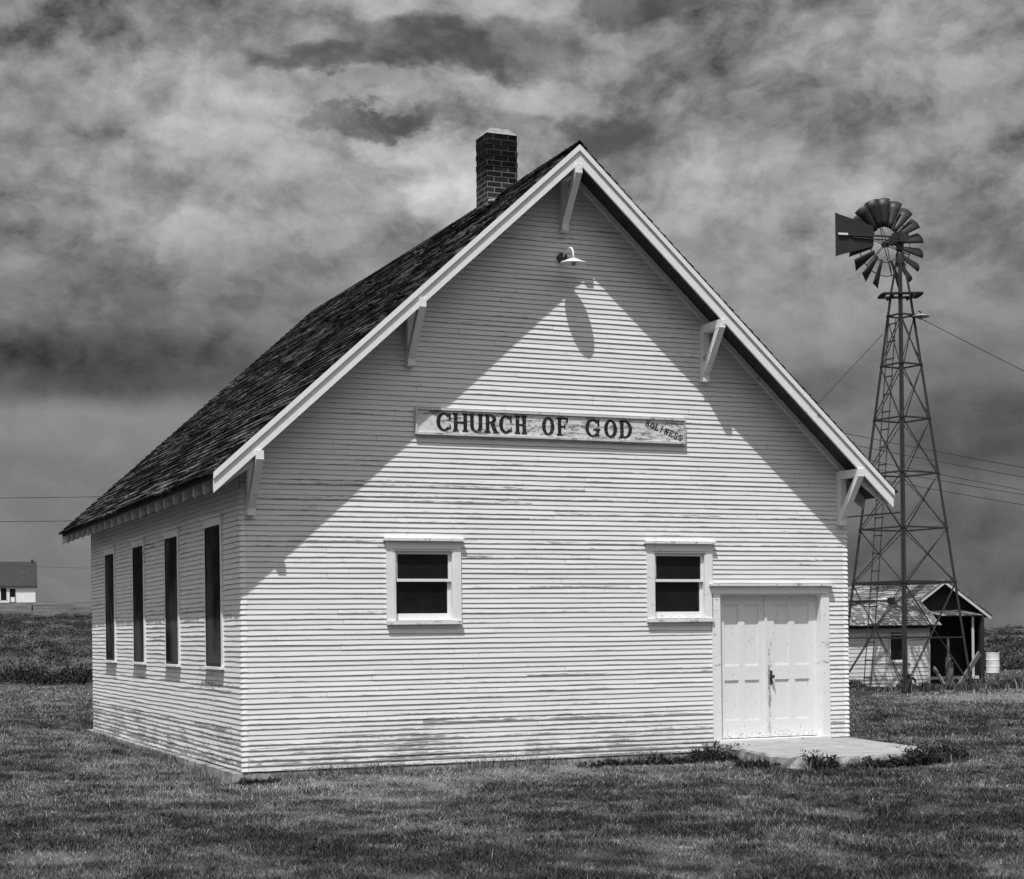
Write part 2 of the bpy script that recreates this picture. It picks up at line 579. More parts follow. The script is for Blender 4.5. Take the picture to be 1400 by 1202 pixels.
def sign_fn(n, b):
    p = objc(n)
    a = n.noise(n.scaled(p, (2.6, 2.6, 15.0)), 1.0, 6.0, 0.68)
    c = n.noise(n.scaled(p, (18, 18, 46.0)), 1.0, 5.0, 0.7)
    w = n.ramp(n.m('ADD', n.m('MULTIPLY', a, 0.6), n.m('MULTIPLY', c, 0.4)), 0.485, 0.575)
    bump(n, b, c, 0.3, 0.004)
    return n.mix(w, n.mix(c, 0.62, 0.76), n.mix(c, 0.08, 0.30))


def letter_fn(n, b):
    p = objc(n)
    c = n.noise(n.scaled(p, (16, 16, 60.0)), 1.0, 5.0, 0.7)
    w = n.ramp(c, 0.60, 0.68)
    return n.mix(w, n.mix(c, 0.008, 0.03), 0.33)


M['sign'] = mat('peeling_sign_board', sign_fn, 0.8, 0.15)
M['sign_frame'] = mat('weathered_sign_moulding', siding_fn(6.5, 0.60, False, (6.0, 6.0, 14.0)), 0.8, 0.15)
M['letter'] = mat('worn_black_lettering', letter_fn, 0.7, 0.2)


def ground_fn(n, b):
    p = pos(n)
    d = attr(n, 'dry')
    sg = attr(n, 'sage')
    a = n.noise(p, 1.3, 6.0, 0.65)
    c = n.noise(p, 14.0, 5.0, 0.7)
    g = n.mix(d, 0.020, 0.165)
    g = n.m('MULTIPLY', g, n.mix(c, 0.45, 1.5))
    g = n.m('MULTIPLY', g, n.mix(a, 0.7, 1.3))
    s = n.m('MULTIPLY', n.mix(n.ramp(a, 0.35, 0.65), 0.035, 0.12), n.mix(c, 0.6, 1.4))
    bump(n, b, c, 0.8, 0.03)
    return n.mix(sg, g, s)


M['ground'] = mat('prairie_ground', ground_fn, 0.95, 0.05)


def grass_fn(n, b):
    p = pos(n)
    d = attr(n, 'dry')
    r = island(n)
    a = n.noise(p, 5.0, 4.0, 0.65)
    g = n.mix(d, 0.028, 0.25)
    g = n.m('MULTIPLY', g, n.mix(n.m('POWER', r, 2.0), 0.55, 2.1))
    return n.m('MULTIPLY', g, n.ramp(a, 0.3, 0.7, 0.65, 1.3))


M['grass'] = mat('short_prairie_grass', grass_fn, 0.8, 0.15)
M['sage'] = mat('sagebrush_leaves', lambda n, b: n.m('MULTIPLY', n.mix(attr(n, 'dry'), 0.018, 0.105), n.mix(n.m('POWER', island(n), 1.6), 0.5, 1.9)), 0.9, 0.05)
M['weed'] = mat('dark_weed_leaves', lambda n, b: n.mix(n.m('POWER', island(n), 2.0), 0.010, 0.075), 0.85, 0.1)
M['pale_weed'] = mat('dry_tall_grass', lambda n, b: n.mix(n.m('POWER', island(n), 1.8), 0.02, 0.22), 0.85, 0.1)

# ------------------------------------------------------------------ terrain
cx, cy = CAM.x, CAM.y


def to_ld(x, y):
    return (x - cx) * RT.x + (y - cy) * RT.y, (x - cx) * FW.x + (y - cy) * FW.y


def height(x, y):
    l, d = to_ld(x, y)
    near = 1 - sstep(9, 21, np.hypot(x - 3.5, y + 3))
    h = -0.11 * near - 0.06 * np.exp(-((x + 0.3) ** 2 + 0.35 * (y - 0.6) ** 2) / 0.9)
    h = h + 0.03 * (fbm(x * 0.5, y * 0.5, 3, 2) - 0.5) * sstep(0.5, 3, np.abs(d - 22) + 0.5)
    side = l / np.maximum(d, 1.0)
    left = 1 - sstep(-0.13, 0.12, side)
    hill = np.interp(d, [0, 55, 90, 150, 200, 272, 300, 420, 1200, 6000], [0, 0, 0.85, 3.15, 5.0, 7.4, 7.6, 7.2, 7.0, 7.0])
    flat = np.interp(d, [0, 62, 120, 250, 500, 1500, 6000], [0, 0, 0.35, 0.9, 1.55, 1.7, 1.7])
    bumps = (fbm(x * 0.06, y * 0.06, 9, 3) - 0.5) * np.interp(d, [50, 90, 250, 3000], [0, 0.5, 0.9, 2.0])
    return h + hill * left + flat * (1 - left) + bumps


def dryness(x, y):
    """0 green and thick, 1 dry straw"""
    l, d = to_ld(x, y)
    n1 = fbm(x * 0.75 + 0.2 * y, y * 0.62, 21, 4)
    n2 = fbm(x * 3.1, y * 2.7 + 0.4 * x, 31, 3)
    n3 = fbm(x * 0.2, y * 0.2, 51, 2)
    n4 = fbm(x * 8.0, y * 8.0, 71, 2)
    v = 0.285 + 0.50 * (n1 - 0.5) + 1.10 * (n2 - 0.5) + 0.35 * (n3 - 0.5) + 0.5 * (n4 - 0.5)
    front = np.exp(-np.abs(y + 1.0 + 0.35 * (n1 - 0.5)) / 1.1) * sstep(-1.5, 0.5, x) * (1 - sstep(7.0, 10.5, x))
    left = np.exp(-np.abs(x + 0.9) / 1.3) * sstep(-4, 0, y) * (1 - sstep(9, 13, y))
    v = v + 0.44 * front + 0.24 * left
    v = v + 0.5 * np.exp(-((d - 37.5) / 2.2) ** 2) * sstep(8, 10, l)
    v = v + 0.16 * sstep(24, 45, d) + 0.05 * sstep(15, 24, d)
    v = v - 0.13 * (1 - sstep(11, 17, d))
    return np.clip(v, 0, 1)


def sageness(x, y):
    l, d = to_ld(x, y)
    side = l / np.maximum(d, 1.0)
    edge = np.where(side < 0, 54.5, 60.0) + 1.5 * (fbm(x * 0.3, y * 0.3, 44, 2) - 0.5)
    s = sstep(-0.5, 1.0, d - edge)
    dry_strip = sstep(168, 185, d) * (side < -0.05)
    return s * (1 - 0.8 * dry_strip)


ang = np.radians(np.concatenate([np.linspace(-180, -42, 46), np.linspace(-40, 40, 281), np.linspace(42, 180, 46)]))
rad = np.concatenate([[0.3, 2, 4, 6], np.linspace(8, 70, 156), np.geomspace(71.5, 320, 90), np.geomspace(340, 9000, 30)])
A, R = np.meshgrid(ang, rad)
gx = cx + (RT.x * np.sin(A) + FW.x * np.cos(A)) * R
gy = cy + (RT.y * np.sin(A) + FW.y * np.cos(A)) * R
gz = height(gx, gy)
na, nr = len(ang), len(rad)
idx = np.arange(na * nr).reshape(nr, na)
q = np.stack([idx[:-1, :-1], idx[1:, :-1], idx[1:, 1:], idx[:-1, 1:]], -1)[:, :, ::-1].reshape(-1)
gv = np.stack([gx, gy, gz], -1).reshape(-1, 3)
ground = raw_mesh('ground', gv, q, 4, M['ground'], {'dry': dryness(gx, gy).ravel(), 'sage': sageness(gx, gy).ravel()})
ground.data.polygons.foreach_set('use_smooth', [True] * len(ground.data.polygons))
kind(ground, 'structure')

# ------------------------------------------------------------------ church
CW, CL = 8.5, 10.72                       # width, length
OV, EV = 0.51, 0.437                      # gable and eave overhang
ZE, ZR = 3.453, 7.684                     # top of fascia at eave and ridge
SL = (ZR - ZE) / (CW / 2 + EV)            # roof slope


def roof_z(x):
    return ZE + SL * (min(x, CW - x) + EV)


church = empty('church', (0, 0, 0))
tag(church, 'white clapboard church with steep dark shingle roof and double door', 'church')

EXPO = 0.0622


def siding(name, length, top_fn, holes, frame, z0=-0.035, ztop=7.6, inset=0.10, extra=0.015, seed=1, parent=church, expo=EXPO, material=None, wob=1.0, jointed=True):
    """lapped boards; frame(s, out, z) gives the point in space"""
    rg = random.Random(seed)
    V, F, B, D, MI = [], [], [], [], []
    k = 0
    z = z0
    while z < ztop:
        za, zb = z, z + expo + 0.006
        z += expo
        k += 1
        la = [s for s in top_fn(za)] if top_fn(za) else None
        lb = [s for s in top_fn(zb)] if top_fn(zb) else None
        if la is None or la[1] - la[0] < 0.05:
            continue
        if lb is None:
            c = (la[0] + la[1]) / 2
            lb = [c - 0.01, c + 0.01]
        spans = [(la[0], la[1])]
        for (h0, h1, hz0, hz1) in holes:
            if za < hz1 - 0.01 and zb > hz0 + 0.01:
                ns = []
                for a, b in spans:
                    if h1 <= a or h0 >= b:
                        ns.append((a, b))
                    else:
                        if h0 > a:
                            ns.append((a, h0))
                        if h1 < b:
                            ns.append((h1, b))
                spans = ns
        brand = rg.random()
        ph = [rg.uniform(0, 6.28) for _ in range(4)]
        am = [rg.uniform(0.0006, 0.0026) * wob for _ in range(2)]
        for a, b in spans:
            cuts = [a]
            if jointed:
                c = a + rg.uniform(0.9, 4.2)
                while c < b - 0.5:
                    cuts.append(c)
                    c += rg.uniform(2.0, 4.4)
            cuts.append(b)
            for i in range(len(cuts) - 1):
                s0, s1 = cuts[i], cuts[i + 1]
                g0 = 0.0012 if i > 0 else 0
                g1 = 0.0012 if i < len(cuts) - 2 else 0
                n = max(1, int((s1 - s0) / 0.45))
                off = rg.uniform(-0.0015, 0.0015) * wob
                ext = extra * rg.uniform(0.88, 1.12)
                br = min(1, max(0, brand + rg.uniform(-0.25, 0.25)))
                base = len(V)
                for j in range(n + 1):
                    s = s0 + g0 + (s1 - g1 - s0 - g0) * j / n
                    dzv = off + am[0] * math.sin(s * 1.9 + ph[0]) + am[1] * math.sin(s * 5.3 + ph[1])
                    do = 0.0012 * math.sin(s * 2.7 + ph[2])
                    sb = s
                    if j == 0 and abs(s0 - la[0]) < 1e-6:
                        sb = max(s, lb[0])
                    if j == n and abs(s1 - la[1]) < 1e-6:
                        sb = min(s, lb[1])
                    V += [frame(s, 0.0, za + dzv), frame(s, ext + do, za + dzv), frame(sb, 0.003, zb)]
                    B += [br] * 3
                    D += [1.0, 1.0, 0.0]
                    if j:
                        p = base + 3 * (j - 1)
                        F += [(p, p + 3, p + 4, p + 1), (p + 1, p + 4, p + 5, p + 2)]
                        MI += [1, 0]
                p = base
                F += [(p, p + 1, p + 2)]
                p = base + 3 * n
                F += [(p + 2, p + 1, p)]
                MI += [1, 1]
    me = bpy.data.meshes.new(name)
    me.from_pydata(V, [], F)
    for nm, arr in (('board', B), ('drip', D)):
        at = me.attributes.new(nm, 'FLOAT', 'POINT')
        at.data.foreach_set('value', arr)
    me.materials.append(material or M['siding'])
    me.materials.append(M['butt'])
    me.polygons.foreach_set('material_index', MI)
    o = bpy.data.objects.new(name, me)
    C.objects.link(o)
    o.parent = parent
    return o


ROOF_T = 0.07                              # roof boards hang this far below the fascia top


def gable_span(z):
    lim = (z + 0.05 - ZE + ROOF_T) / SL - EV
    if lim > CW / 2:
        return None
    a = max(-0.012, lim)
    return (a, CW - a)


WIN_F = [(1.80, 2.78), (5.39, 6.37)]
FZ0, FZ1 = 1.70, 2.72
DOOR = (6.36, 8.195, 0.10, 2.165)
holes_f = [(a + 0.05, b - 0.05, FZ0 + 0.02, FZ1 - 0.03) for a, b in WIN_F] + [(DOOR[0] + 0.04, DOOR[1] - 0.04, -0.2, DOOR[3] - 0.04)]
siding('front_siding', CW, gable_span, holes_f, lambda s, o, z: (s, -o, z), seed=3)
SIDE_Y = [1.36, 3.87, 6.31, 8.81]
SZ0, SZ1 = 1.215, 2.955
holes_l = [(y - 0.46, y + 0.46, SZ0 - 0.03, SZ1 + 0.06) for y in SIDE_Y]
full = lambda z: (-0.012, CL + 0.012)
WALL_TOP = ZE + SL * EV - 0.09
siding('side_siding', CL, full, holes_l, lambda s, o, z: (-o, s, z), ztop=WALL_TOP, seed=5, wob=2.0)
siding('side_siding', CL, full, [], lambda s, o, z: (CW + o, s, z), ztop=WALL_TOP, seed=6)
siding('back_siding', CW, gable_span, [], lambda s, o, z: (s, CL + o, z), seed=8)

# inner shell: keeps the light out
sh = MB()
gz_ = ROOF_T + 0.03
shell_poly = [(0.14, -0.25), (CW - 0.14, -0.25), (CW - 0.14, roof_z(CW - 0.14) - gz_), (CW / 2, ZR - gz_), (0.14, roof_z(0.14) - gz_)]
sh.prism(shell_poly, 0.14, CL - 0.14)
sh.build('wall_core', M['interior'], church)
# sheathing strips right behind the boards, leaving the window openings free
sheath = MB()


def sheath_cols(cols, y, zt):
    for (a, b, z0, z1) in cols:
        pass


def sheet_with_holes(mb, s0, s1, z0, zt_fn, holes, put):
    xs = sorted(set([s0, s1] + [h for H in holes for h in H[:2]] + ([CW / 2] if s1 > 8 and s1 < 9 else [])))
    for a, b in zip(xs[:-1], xs[1:]):
        hs = [H for H in holes if H[0] <= a + 1e-6 and H[1] >= b - 1e-6]
        segs = [(z0, None)]
        for H in sorted(hs, key=lambda t: t[2]):
            last = segs.pop()
            segs.append((last[0], H[2]))
            segs.append((H[3], None))
        for lo, hi in segs:
            ta, tb = (hi, hi) if hi is not None else (zt_fn(a), zt_fn(b))
            if ta <= lo:
                continue
            mb.add([put(a, lo), put(b, lo), put(b, tb), put(a, ta)], [(0, 1, 2, 3)])


sheet_with_holes(sheath, 0.0, CW, -0.2, lambda x: roof_z(x) - gz_, holes_f, lambda s, z: (s, 0.004, z))
sheet_with_holes(sheath, 0.0, CL, -0.2, lambda x: WALL_TOP + 0.03, holes_l, lambda s, z: (0.004, s, z))
sheath.build('sheathing', M['interior'], church)

# corner caps, one folded piece per board
for sx, x0 in ((1, 0.0), (-1, CW)):
    cc = MB()
    rg = random.Random(4)
    z = -0.035
    while z < 3.30:
        w = 0.055 + rg.uniform(-0.008, 0.01)
        zt = z + EXPO - 0.004
        j = rg.uniform(0, 0.004)
        cc.add([(x0 - sx * 0.020, -0.020 - j, z + 0.002), (x0 + sx * w, -0.0185, z + 0.002), (x0 + sx * w, -0.007, zt), (x0 - sx * 0.008, -0.008, zt),
                (x0 - sx * 0.0185, w, z + 0.002), (x0 - sx * 0.007, w, zt)], [(0, 1, 2, 3), (4, 0, 3, 5), (0, 4, 1)])
        z += EXPO
    cc.build('corner_cap', M['fascia'], church)

fo = MB()
fo.box(-0.125, CW + 0.03, 0.004, CL + 0.05, -0.40, -0.045)
fo.box(-0.118, CW - 0.02, -0.006, 0.003, -0.40, -0.050)
fo.build('foundation', M['foundation'], church)

# --- roof: boards, shingles, fascia
roof = MB()
th = 0.045
for sx in (1, -1):
    X = (lambda x: x) if sx == 1 else (lambda x: CW - x)
    xe = -EV + 0.01
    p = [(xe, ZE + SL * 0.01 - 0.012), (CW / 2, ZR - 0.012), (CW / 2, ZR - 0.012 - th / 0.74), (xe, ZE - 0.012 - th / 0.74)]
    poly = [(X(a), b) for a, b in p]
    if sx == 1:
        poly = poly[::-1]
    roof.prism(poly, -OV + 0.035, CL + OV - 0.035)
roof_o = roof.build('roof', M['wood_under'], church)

nrm = Vector((-SL, 0, 1)).normalized()
upv = Vector((1, 0, SL)).normalized()
SLEN = (CW / 2 + EV) / upv.x


def shingles(name, side, seed, parent, y0, y1, x_e, z_e, up, nv, slen, expo, material, X=lambda x: x, wmin=0.07, wmax=0.17, over=0.06, butt=0.013):
    rg = random.Random(seed)
    V, F = [], []
    nco = int(slen / expo) + 1
    for c in range(nco):
        t0 = -over + c * expo
        yy = y0 + rg.uniform(-0.006, 0.0)
        while yy < y1:
            w = rg.uniform(wmin, wmax)
            ye = min(yy + w, y1 + rg.uniform(0, 0.012))
            tb = t0 + rg.gauss(0, 0.0045)
            tt = min(t0 + expo * 2.0, slen - 0.004)
            lift = abs(rg.gauss(0, 0.0025))
            if rg.random() < 0.03:
                lift += rg.uniform(0.005, 0.016)
            h0 = butt + lift + rg.uniform(0, 0.005)
            skew = rg.gauss(0, 0.0016)
            b = len(V)
            sag = lambda y, t: -0.030 * math.sin(math.pi * min(max((y - y0) / (y1 - y0), 0), 1)) * (t / slen)
            for (yv, tv, hv) in ((yy + 0.002, tb, h0 + skew), (ye - 0.002, tb, h0 - skew), (ye - 0.002, tt, 0.004), (yy + 0.002, tt, 0.004), (yy + 0.002, tb, -0.002), (ye - 0.002, tb, -0.002)):
                xx = x_e + up.x * tv + nv.x * hv
                zz_ = z_e + up.z * tv + nv.z * hv + sag(yv, max(tv, 0))
                V.append((X(xx), yv, zz_))
            F += [(b, b + 1, b + 2, b + 3), (b, b + 4, b + 5, b + 1), (b, b + 3, b + 4), (b + 1, b + 5, b + 2)]
            yy = ye
    me = bpy.data.meshes.new(name)
    me.from_pydata(V, [], F)
    me.materials.append(material)
    o = bpy.data.objects.new(name, me)
    C.objects.link(o)
    o.parent = parent
    return o


for sx in (1, -1):
    X = (lambda x: x) if sx == 1 else (lambda x: CW - x)
    shingles('shingles', sx, 20 + sx, roof_o, -OV - 0.012, CL + OV + 0.03, -EV, ZE + 0.006, upv, nrm, SLEN, 0.132, M['shingle'], X, butt=0.028)
rc = MB()
rg = random.Random(9)
y = -OV - 0.022
while y < CL + OV:
    for sx in (1, -1):
        h = 0.052 + rg.uniform(0, 0.006)
        yb = y + 0.24
        f = -0.030 * math.sin(math.pi * min(max((y + OV) / (CL + 2 * OV), 0), 1))
        x0 = CW / 2
        a = (x0 - sx * 0.004, y, ZR + h + f)
        b = (x0 - sx * 0.004, yb, ZR + h - 0.018 + f)
        c = (x0 - sx * 0.105, yb, ZR + h - 0.018 + f - 0.105 * SL)
        d = (x0 - sx * 0.105, y, ZR + h + f - 0.105 * SL)
        lo = [(p[0], p[1], p[2] - 0.02) for p in (a, b, c, d)]
        fs = [(0, 1, 2, 3), (0, 3, 7, 4), (2, 6, 7, 3), (1, 5, 6, 2)]
        rc.add([a, b, c, d] + lo, fs)
    y += 0.125
rc.build('ridge_cap', M['shingle'], roof_o)

FV = 0.232                                  # vertical depth of the fascia
for (ya, yb, sgn) in ((-OV, -OV + 0.03, 1), (CL + OV - 0.03, CL + OV, -1)):
    for sx in (1, -1):
        X = (lambda x: x) if sx == 1 else (lambda x: CW - x)
        m1 = MB()
        p = [(-EV, ZE - FV), (CW / 2, ZR - FV), (CW / 2, ZR - 0.004), (-EV, ZE - 0.004)]
        poly = [(X(a), b) for a, b in p]
        m1.prism(poly if sx == 1 else poly[::-1], ya, yb)
        fb = m1.build('rake_board', M['fascia'], church)
        m2 = MB()
        yo = (ya - 0.024, ya - 0.001) if sgn == 1 else (yb + 0.001, yb + 0.024)
        p = [(-EV - 0.004, ZE - 0.075), (CW / 2, ZR - 0.075), (CW / 2, ZR), (-EV - 0.004, ZE)]
        poly = [(X(a), b) for a, b in p]
        m2.prism(poly if sx == 1 else poly[::-1], *yo)
        m2.build('rake_moulding', M['fascia'], fb)

# frieze boards on the wall under the overhang
fz = MB()
for sx in (1, -1):
    X = (lambda x: x) if sx == 1 else (lambda x: CW - x)
    p = [(0.0, roof_z(0) - ROOF_T - 0.11), (CW / 2, ZR - ROOF_T - 0.11), (CW / 2, ZR - ROOF_T - 0.02), (0.0, roof_z(0) - ROOF_T - 0.02)]
    poly = [(X(a), b) for a, b in p]
    fz.prism(poly if sx == 1 else poly[::-1], -0.034 - 0.001 * (sx == 1), -0.005)
fz.build('frieze_board', M['trim'], church)

# brackets
def bracket(x, zb, zt):
    m = MB()
    w = 0.048
    m.box(x - w, x + w, -0.112, -0.012, zb, zt + 0.002)                  # wall post
    m.box(x - w + 0.002, x + w - 0.002, -OV - 0.022, -0.014, zt, zt + 0.105)    # beam out to the rake board
    m.bar((x, -0.075, zb + 0.10), (x, -OV + 0.008, zt + 0.03), 0.084, 0.088, (1, 0, 0))
    return m.build('bracket', M['trim'], church)


for x, zb, zt in ((0.105, 3.0, 3.615), (2.13, 4.87, 5.51), (4.235, 6.70, 7.325), (6.27, 4.87, 5.51), (8.40, 3.0, 3.63)):
    bracket(x, zb, zt)

# rafter tails
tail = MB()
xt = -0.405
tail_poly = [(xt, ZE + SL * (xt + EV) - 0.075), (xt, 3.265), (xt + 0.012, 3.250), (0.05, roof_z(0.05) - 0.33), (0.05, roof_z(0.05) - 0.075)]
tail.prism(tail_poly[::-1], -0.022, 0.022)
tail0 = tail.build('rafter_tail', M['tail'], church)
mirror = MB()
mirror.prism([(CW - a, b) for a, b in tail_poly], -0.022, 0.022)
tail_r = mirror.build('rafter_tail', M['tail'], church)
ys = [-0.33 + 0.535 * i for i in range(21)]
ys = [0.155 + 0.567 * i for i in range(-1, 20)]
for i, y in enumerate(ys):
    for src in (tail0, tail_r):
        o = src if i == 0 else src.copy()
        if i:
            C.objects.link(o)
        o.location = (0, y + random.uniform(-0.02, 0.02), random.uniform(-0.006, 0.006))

# chimney
CHX, CHY = 4.19, 2.02
ch_w, ch_d = 0.455, 0.40
CHB = 6.9
chm = MB()
rg = random.Random(12)
nz = 21
for i in range(nz):                      # courses stepped in and out by a millimetre or two
    z0, z1 = i * 0.074, (i + 1) * 0.074
    j = rg.uniform(-0.004, 0.004)
    chm.box(-ch_w / 2 - j, ch_w / 2 + j, -ch_d / 2 - j, ch_d / 2 + j, z0, z1 - 0.0005)
chimney = chm.build('chimney', M['brick'], roof_o, loc=(CHX, CHY, CHB))
CHTOP = 21 * 0.074
cap = MB()
a, b = ch_w / 2 + 0.004, ch_d / 2 + 0.004
c, d = 0.135, 0.115
z0 = CHTOP + 0.002
cap.add([(-a, -b, z0), (a, -b, z0), (a, b, z0), (-a, b, z0), (-c, -d, z0 + 0.10), (c, -d, z0 + 0.10), (c, d, z0 + 0.10), (-c, d, z0 + 0.10)],
        [(0, 1, 5, 4), (1, 2, 6, 5), (2, 3, 7, 6), (3, 0, 4, 7), (4, 5, 6, 7), (3, 2, 1, 0)])
cap.build('chimney_cap', M['mortar'], roof_o, loc=(CHX, CHY, CHB))
tb = MB()
tb.tube([(0, 0.02, 0), (0, -0.10, 0)], 0.055, 14)
tb.lathe([(0.001, -0.002), (0.05, 0.0), (0.075, 0.02), (0.06, 0.05), (0.001, 0.06)], 12, (0, -0.09, 0))
tb.build('flue_stub', M['mortar'], roof_o, smooth=True, loc=(CHX - 0.19, CHY - ch_d / 2, 7.46))


# --- windows
def front_window(a, b):
    cw = 0.095
    f = MB()
    y0 = -0.036
    f.box(a, a + cw, y0, 0.0, FZ0 + 0.002, FZ1 - 0.100)
    f.box(b - cw, b, y0, 0.0, FZ0 + 0.002, FZ1 - 0.100)
    f.box(a, b, y0 - 0.002, 0.0, FZ1 - 0.098, FZ1 - 0.002)          # head
    z1 = FZ1 - 0.100
    z0 = FZ0 + 0.04
    f.box(a + cw - 0.004, a + cw + 0.022, -0.030, 0.12, z0, z1 - 0.001)   # jambs
    f.box(b - cw - 0.022, b - cw + 0.004, -0.030, 0.12, z0, z1 - 0.001)
    f.box(a + cw + 0.022, b - cw - 0.022, -0.028, 0.12, z1 - 0.022, z1 - 0.002)
    win = f.build('window', M['trim'], church)
    h = MB()
    h.box(a - 0.035, b + 0.035, -0.088, 0.0, FZ1, FZ1 + 0.034)
    h.add([(a - 0.03, -0.08, FZ1 + 0.034), (b + 0.03, -0.08, FZ1 + 0.034), (b + 0.03, -0.004, FZ1 + 0.055), (a - 0.03, -0.004, FZ1 + 0.055)], [(0, 1, 2, 3)])
    h.build('drip_cap', M['sill'], win)
    s = MB()
    s.box(a - 0.002, b + 0.002, -0.068, 0.11, FZ0 - 0.008, FZ0 + 0.038)
    s.build('sill', M['sill'], win)
    x0, x1 = a + cw + 0.024, b - cw - 0.024
    zm = 2.222
    zt = z1 - 0.024
    u = MB()
    u.box(x0, x0 + 0.036, 0.012, 0.042, zm, zt)
    u.box(x1 - 0.036, x1, 0.012, 0.042, zm, zt)
    u.box(x0 + 0.036, x1 - 0.036, 0.012, 0.042, zt - 0.036, zt)
    u.box(x0 + 0.036, x1 - 0.036, 0.010, 0.044, zm, zm + 0.034)
    us = u.build('sash', M['trim'], win)
    g = MB()
    g.box(x0 + 0.03, x1 - 0.03, 0.026, 0.030, zm + 0.02, zt - 0.02)
    g.build('pane', M['glass'], win)
    l = MB()
    l.box(x0, x0 + 0.036, 0.050, 0.080, z0 + 0.002, zm + 0.03)
    l.box(x1 - 0.036, x1, 0.050, 0.080, z0 + 0.002, zm + 0.03)
    l.box(x0 + 0.036, x1 - 0.036, 0.048, 0.082, z0 + 0.002, z0 + 0.088)
    l.box(x0 + 0.036, x1 - 0.036, 0.049, 0.081, zm - 0.004, zm + 0.028)
    l.build('sash', M['trim'], win)
    g = MB()
    g.box(x0 + 0.03, x1 - 0.03, 0.063, 0.067, z0 + 0.06, zm + 0.01)
    g.build('pane', M['glass'], win)
    return win


for a, b in WIN_F:
    front_window(a, b)


def side_window(yc):
    f = MB()
    near, far = yc - 0.43, yc + 0.44
    f.box(-0.034, 0.0, near - 0.075, near, SZ0 - 0.02, SZ1)            # casing towards the road
    f.box(-0.024, 0.0, far, far + 0.03, SZ0 - 0.02, SZ1)
    f.box(-0.036, 0.0, near - 0.076, far + 0.03, SZ1 + 0.001, SZ1 + 0.105)
    f.box(-0.062, 0.0, near - 0.10, far + 0.045, SZ1 + 0.107, SZ1 + 0.132)
    win = f.build('window', M['trim'], church)
    s = MB()
    s.box(-0.075, 0.02, near - 0.085, far + 0.035, SZ0 - 0.052, SZ0 - 0.021)
    s.build('sill', M['fascia'], win)
    k = MB()
    k.box(-0.0225, 0.0, near + 0.001, near + 0.025, SZ0, SZ1 - 0.001)
    k.box(-0.0225, 0.0, far - 0.025, far - 0.001, SZ0, SZ1 - 0.001)
    k.box(-0.0225, 0.0, near + 0.025, far - 0.025, SZ1 - 0.03, SZ1 - 0.001)
    k.box(-0.0225, 0.0, near + 0.001, far - 0.001, SZ0 - 0.019, SZ0 + 0.02)
    k.build('screen_frame', M['dark_wood'], win)
    g = MB()
    g.box(-0.016, -0.006, near + 0.02, far - 0.02, SZ0 + 0.01, SZ1 - 0.02)
    g.build('pane', M['screen'], win)
    return win


for y in SIDE_Y:
    side_window(y)

# --- double door
dx0, dx1, dz0, dz1 = DOOR
df = MB()
jw = 0.118
df.box(dx0, dx0 + jw, -0.036, 0.0, dz0 + 0.01, dz1 - 0.106)
df.box(dx1 - jw, dx1, -0.036, 0.0, dz0 + 0.01, dz1 - 0.106)
df.box(dx0, dx1, -0.044, 0.0, dz1 - 0.104, dz1 - 0.002)
df.box(dx0 + jw - 0.006, dx0 + jw + 0.006, -0.030, 0.125, dz0 + 0.01, dz1 - 0.106)
df.box(dx1 - jw - 0.012, dx1 - jw + 0.006, -0.030, 0.125, dz0 + 0.01, dz1 - 0.106)
df.box(dx0 + jw + 0.006, dx1 - jw - 0.012, -0.030, 0.125, dz1 - 0.122, dz1 - 0.107)
frame = df.build('door_frame', M['trim'], church)
hd = MB()
hd.box(dx0 - 0.05, dx1 + 0.05, -0.098, 0.0, dz1, dz1 + 0.028)
hd.build('drip_cap', M['sill'], frame)
ts = MB()
ts.box(dx0 + 0.0, dx1 + 0.0, -0.050, 0.125, dz0 - 0.035, dz0 + 0.009)
ts.build('threshold', M['sill'], frame)
DY = 0.088                                  # face of the doors


def leaf(x0, x1):
    w = x1 - x0
    z0, z1 = dz0 + 0.02, dz1 - 0.126
    d = MB()
    st, tr = 0.115, 0.12
    mull = 0.085
    y0, y1 = DY, DY + 0.035
    d.box(x0, x0 + st, y0, y1, z0, z1)
    d.box(x1 - st, x1, y0, y1, z0, z1)
    for a, b in ((z1 - tr, z1), (0.90, 1.09), (z0, z0 + 0.235)):
        d.box(x0 + st, x1 - st, y0 + 0.0006, y1, a, b)
    xm = (x0 + x1) / 2
    for a, b in ((1.09, z1 - tr), (z0 + 0.235, 0.90)):
        d.box(xm - mull / 2, xm + mull / 2, y0 + 0.0012, y1, a, b)
    o = d.build('door', M['door'], church)
    p = MB()
    p.box(x0 + 0.05, x1 - 0.05, y0 + 0.017, y0 + 0.025, z0 + 0.05, z1 - 0.05)
    for a, b in ((1.09, z1 - tr), (z0 + 0.235, 0.90)):                      # sticking round the panels
        for (u, v) in ((x0 + st, xm - mull / 2), (xm + mull / 2, x1 - st)):
            p.box(u, v, y0 + 0.006, y0 + 0.02, a, a + 0.012)
            p.box(u, v, y0 + 0.006, y0 + 0.02, b - 0.012, b)
            p.box(u, u + 0.012, y0 + 0.007, y0 + 0.02, a + 0.012, b - 0.012)
            p.box(v - 0.012, v, y0 + 0.007, y0 + 0.02, a + 0.012, b - 0.012)
    p.build('door_panel', M['door'], o)
    return o


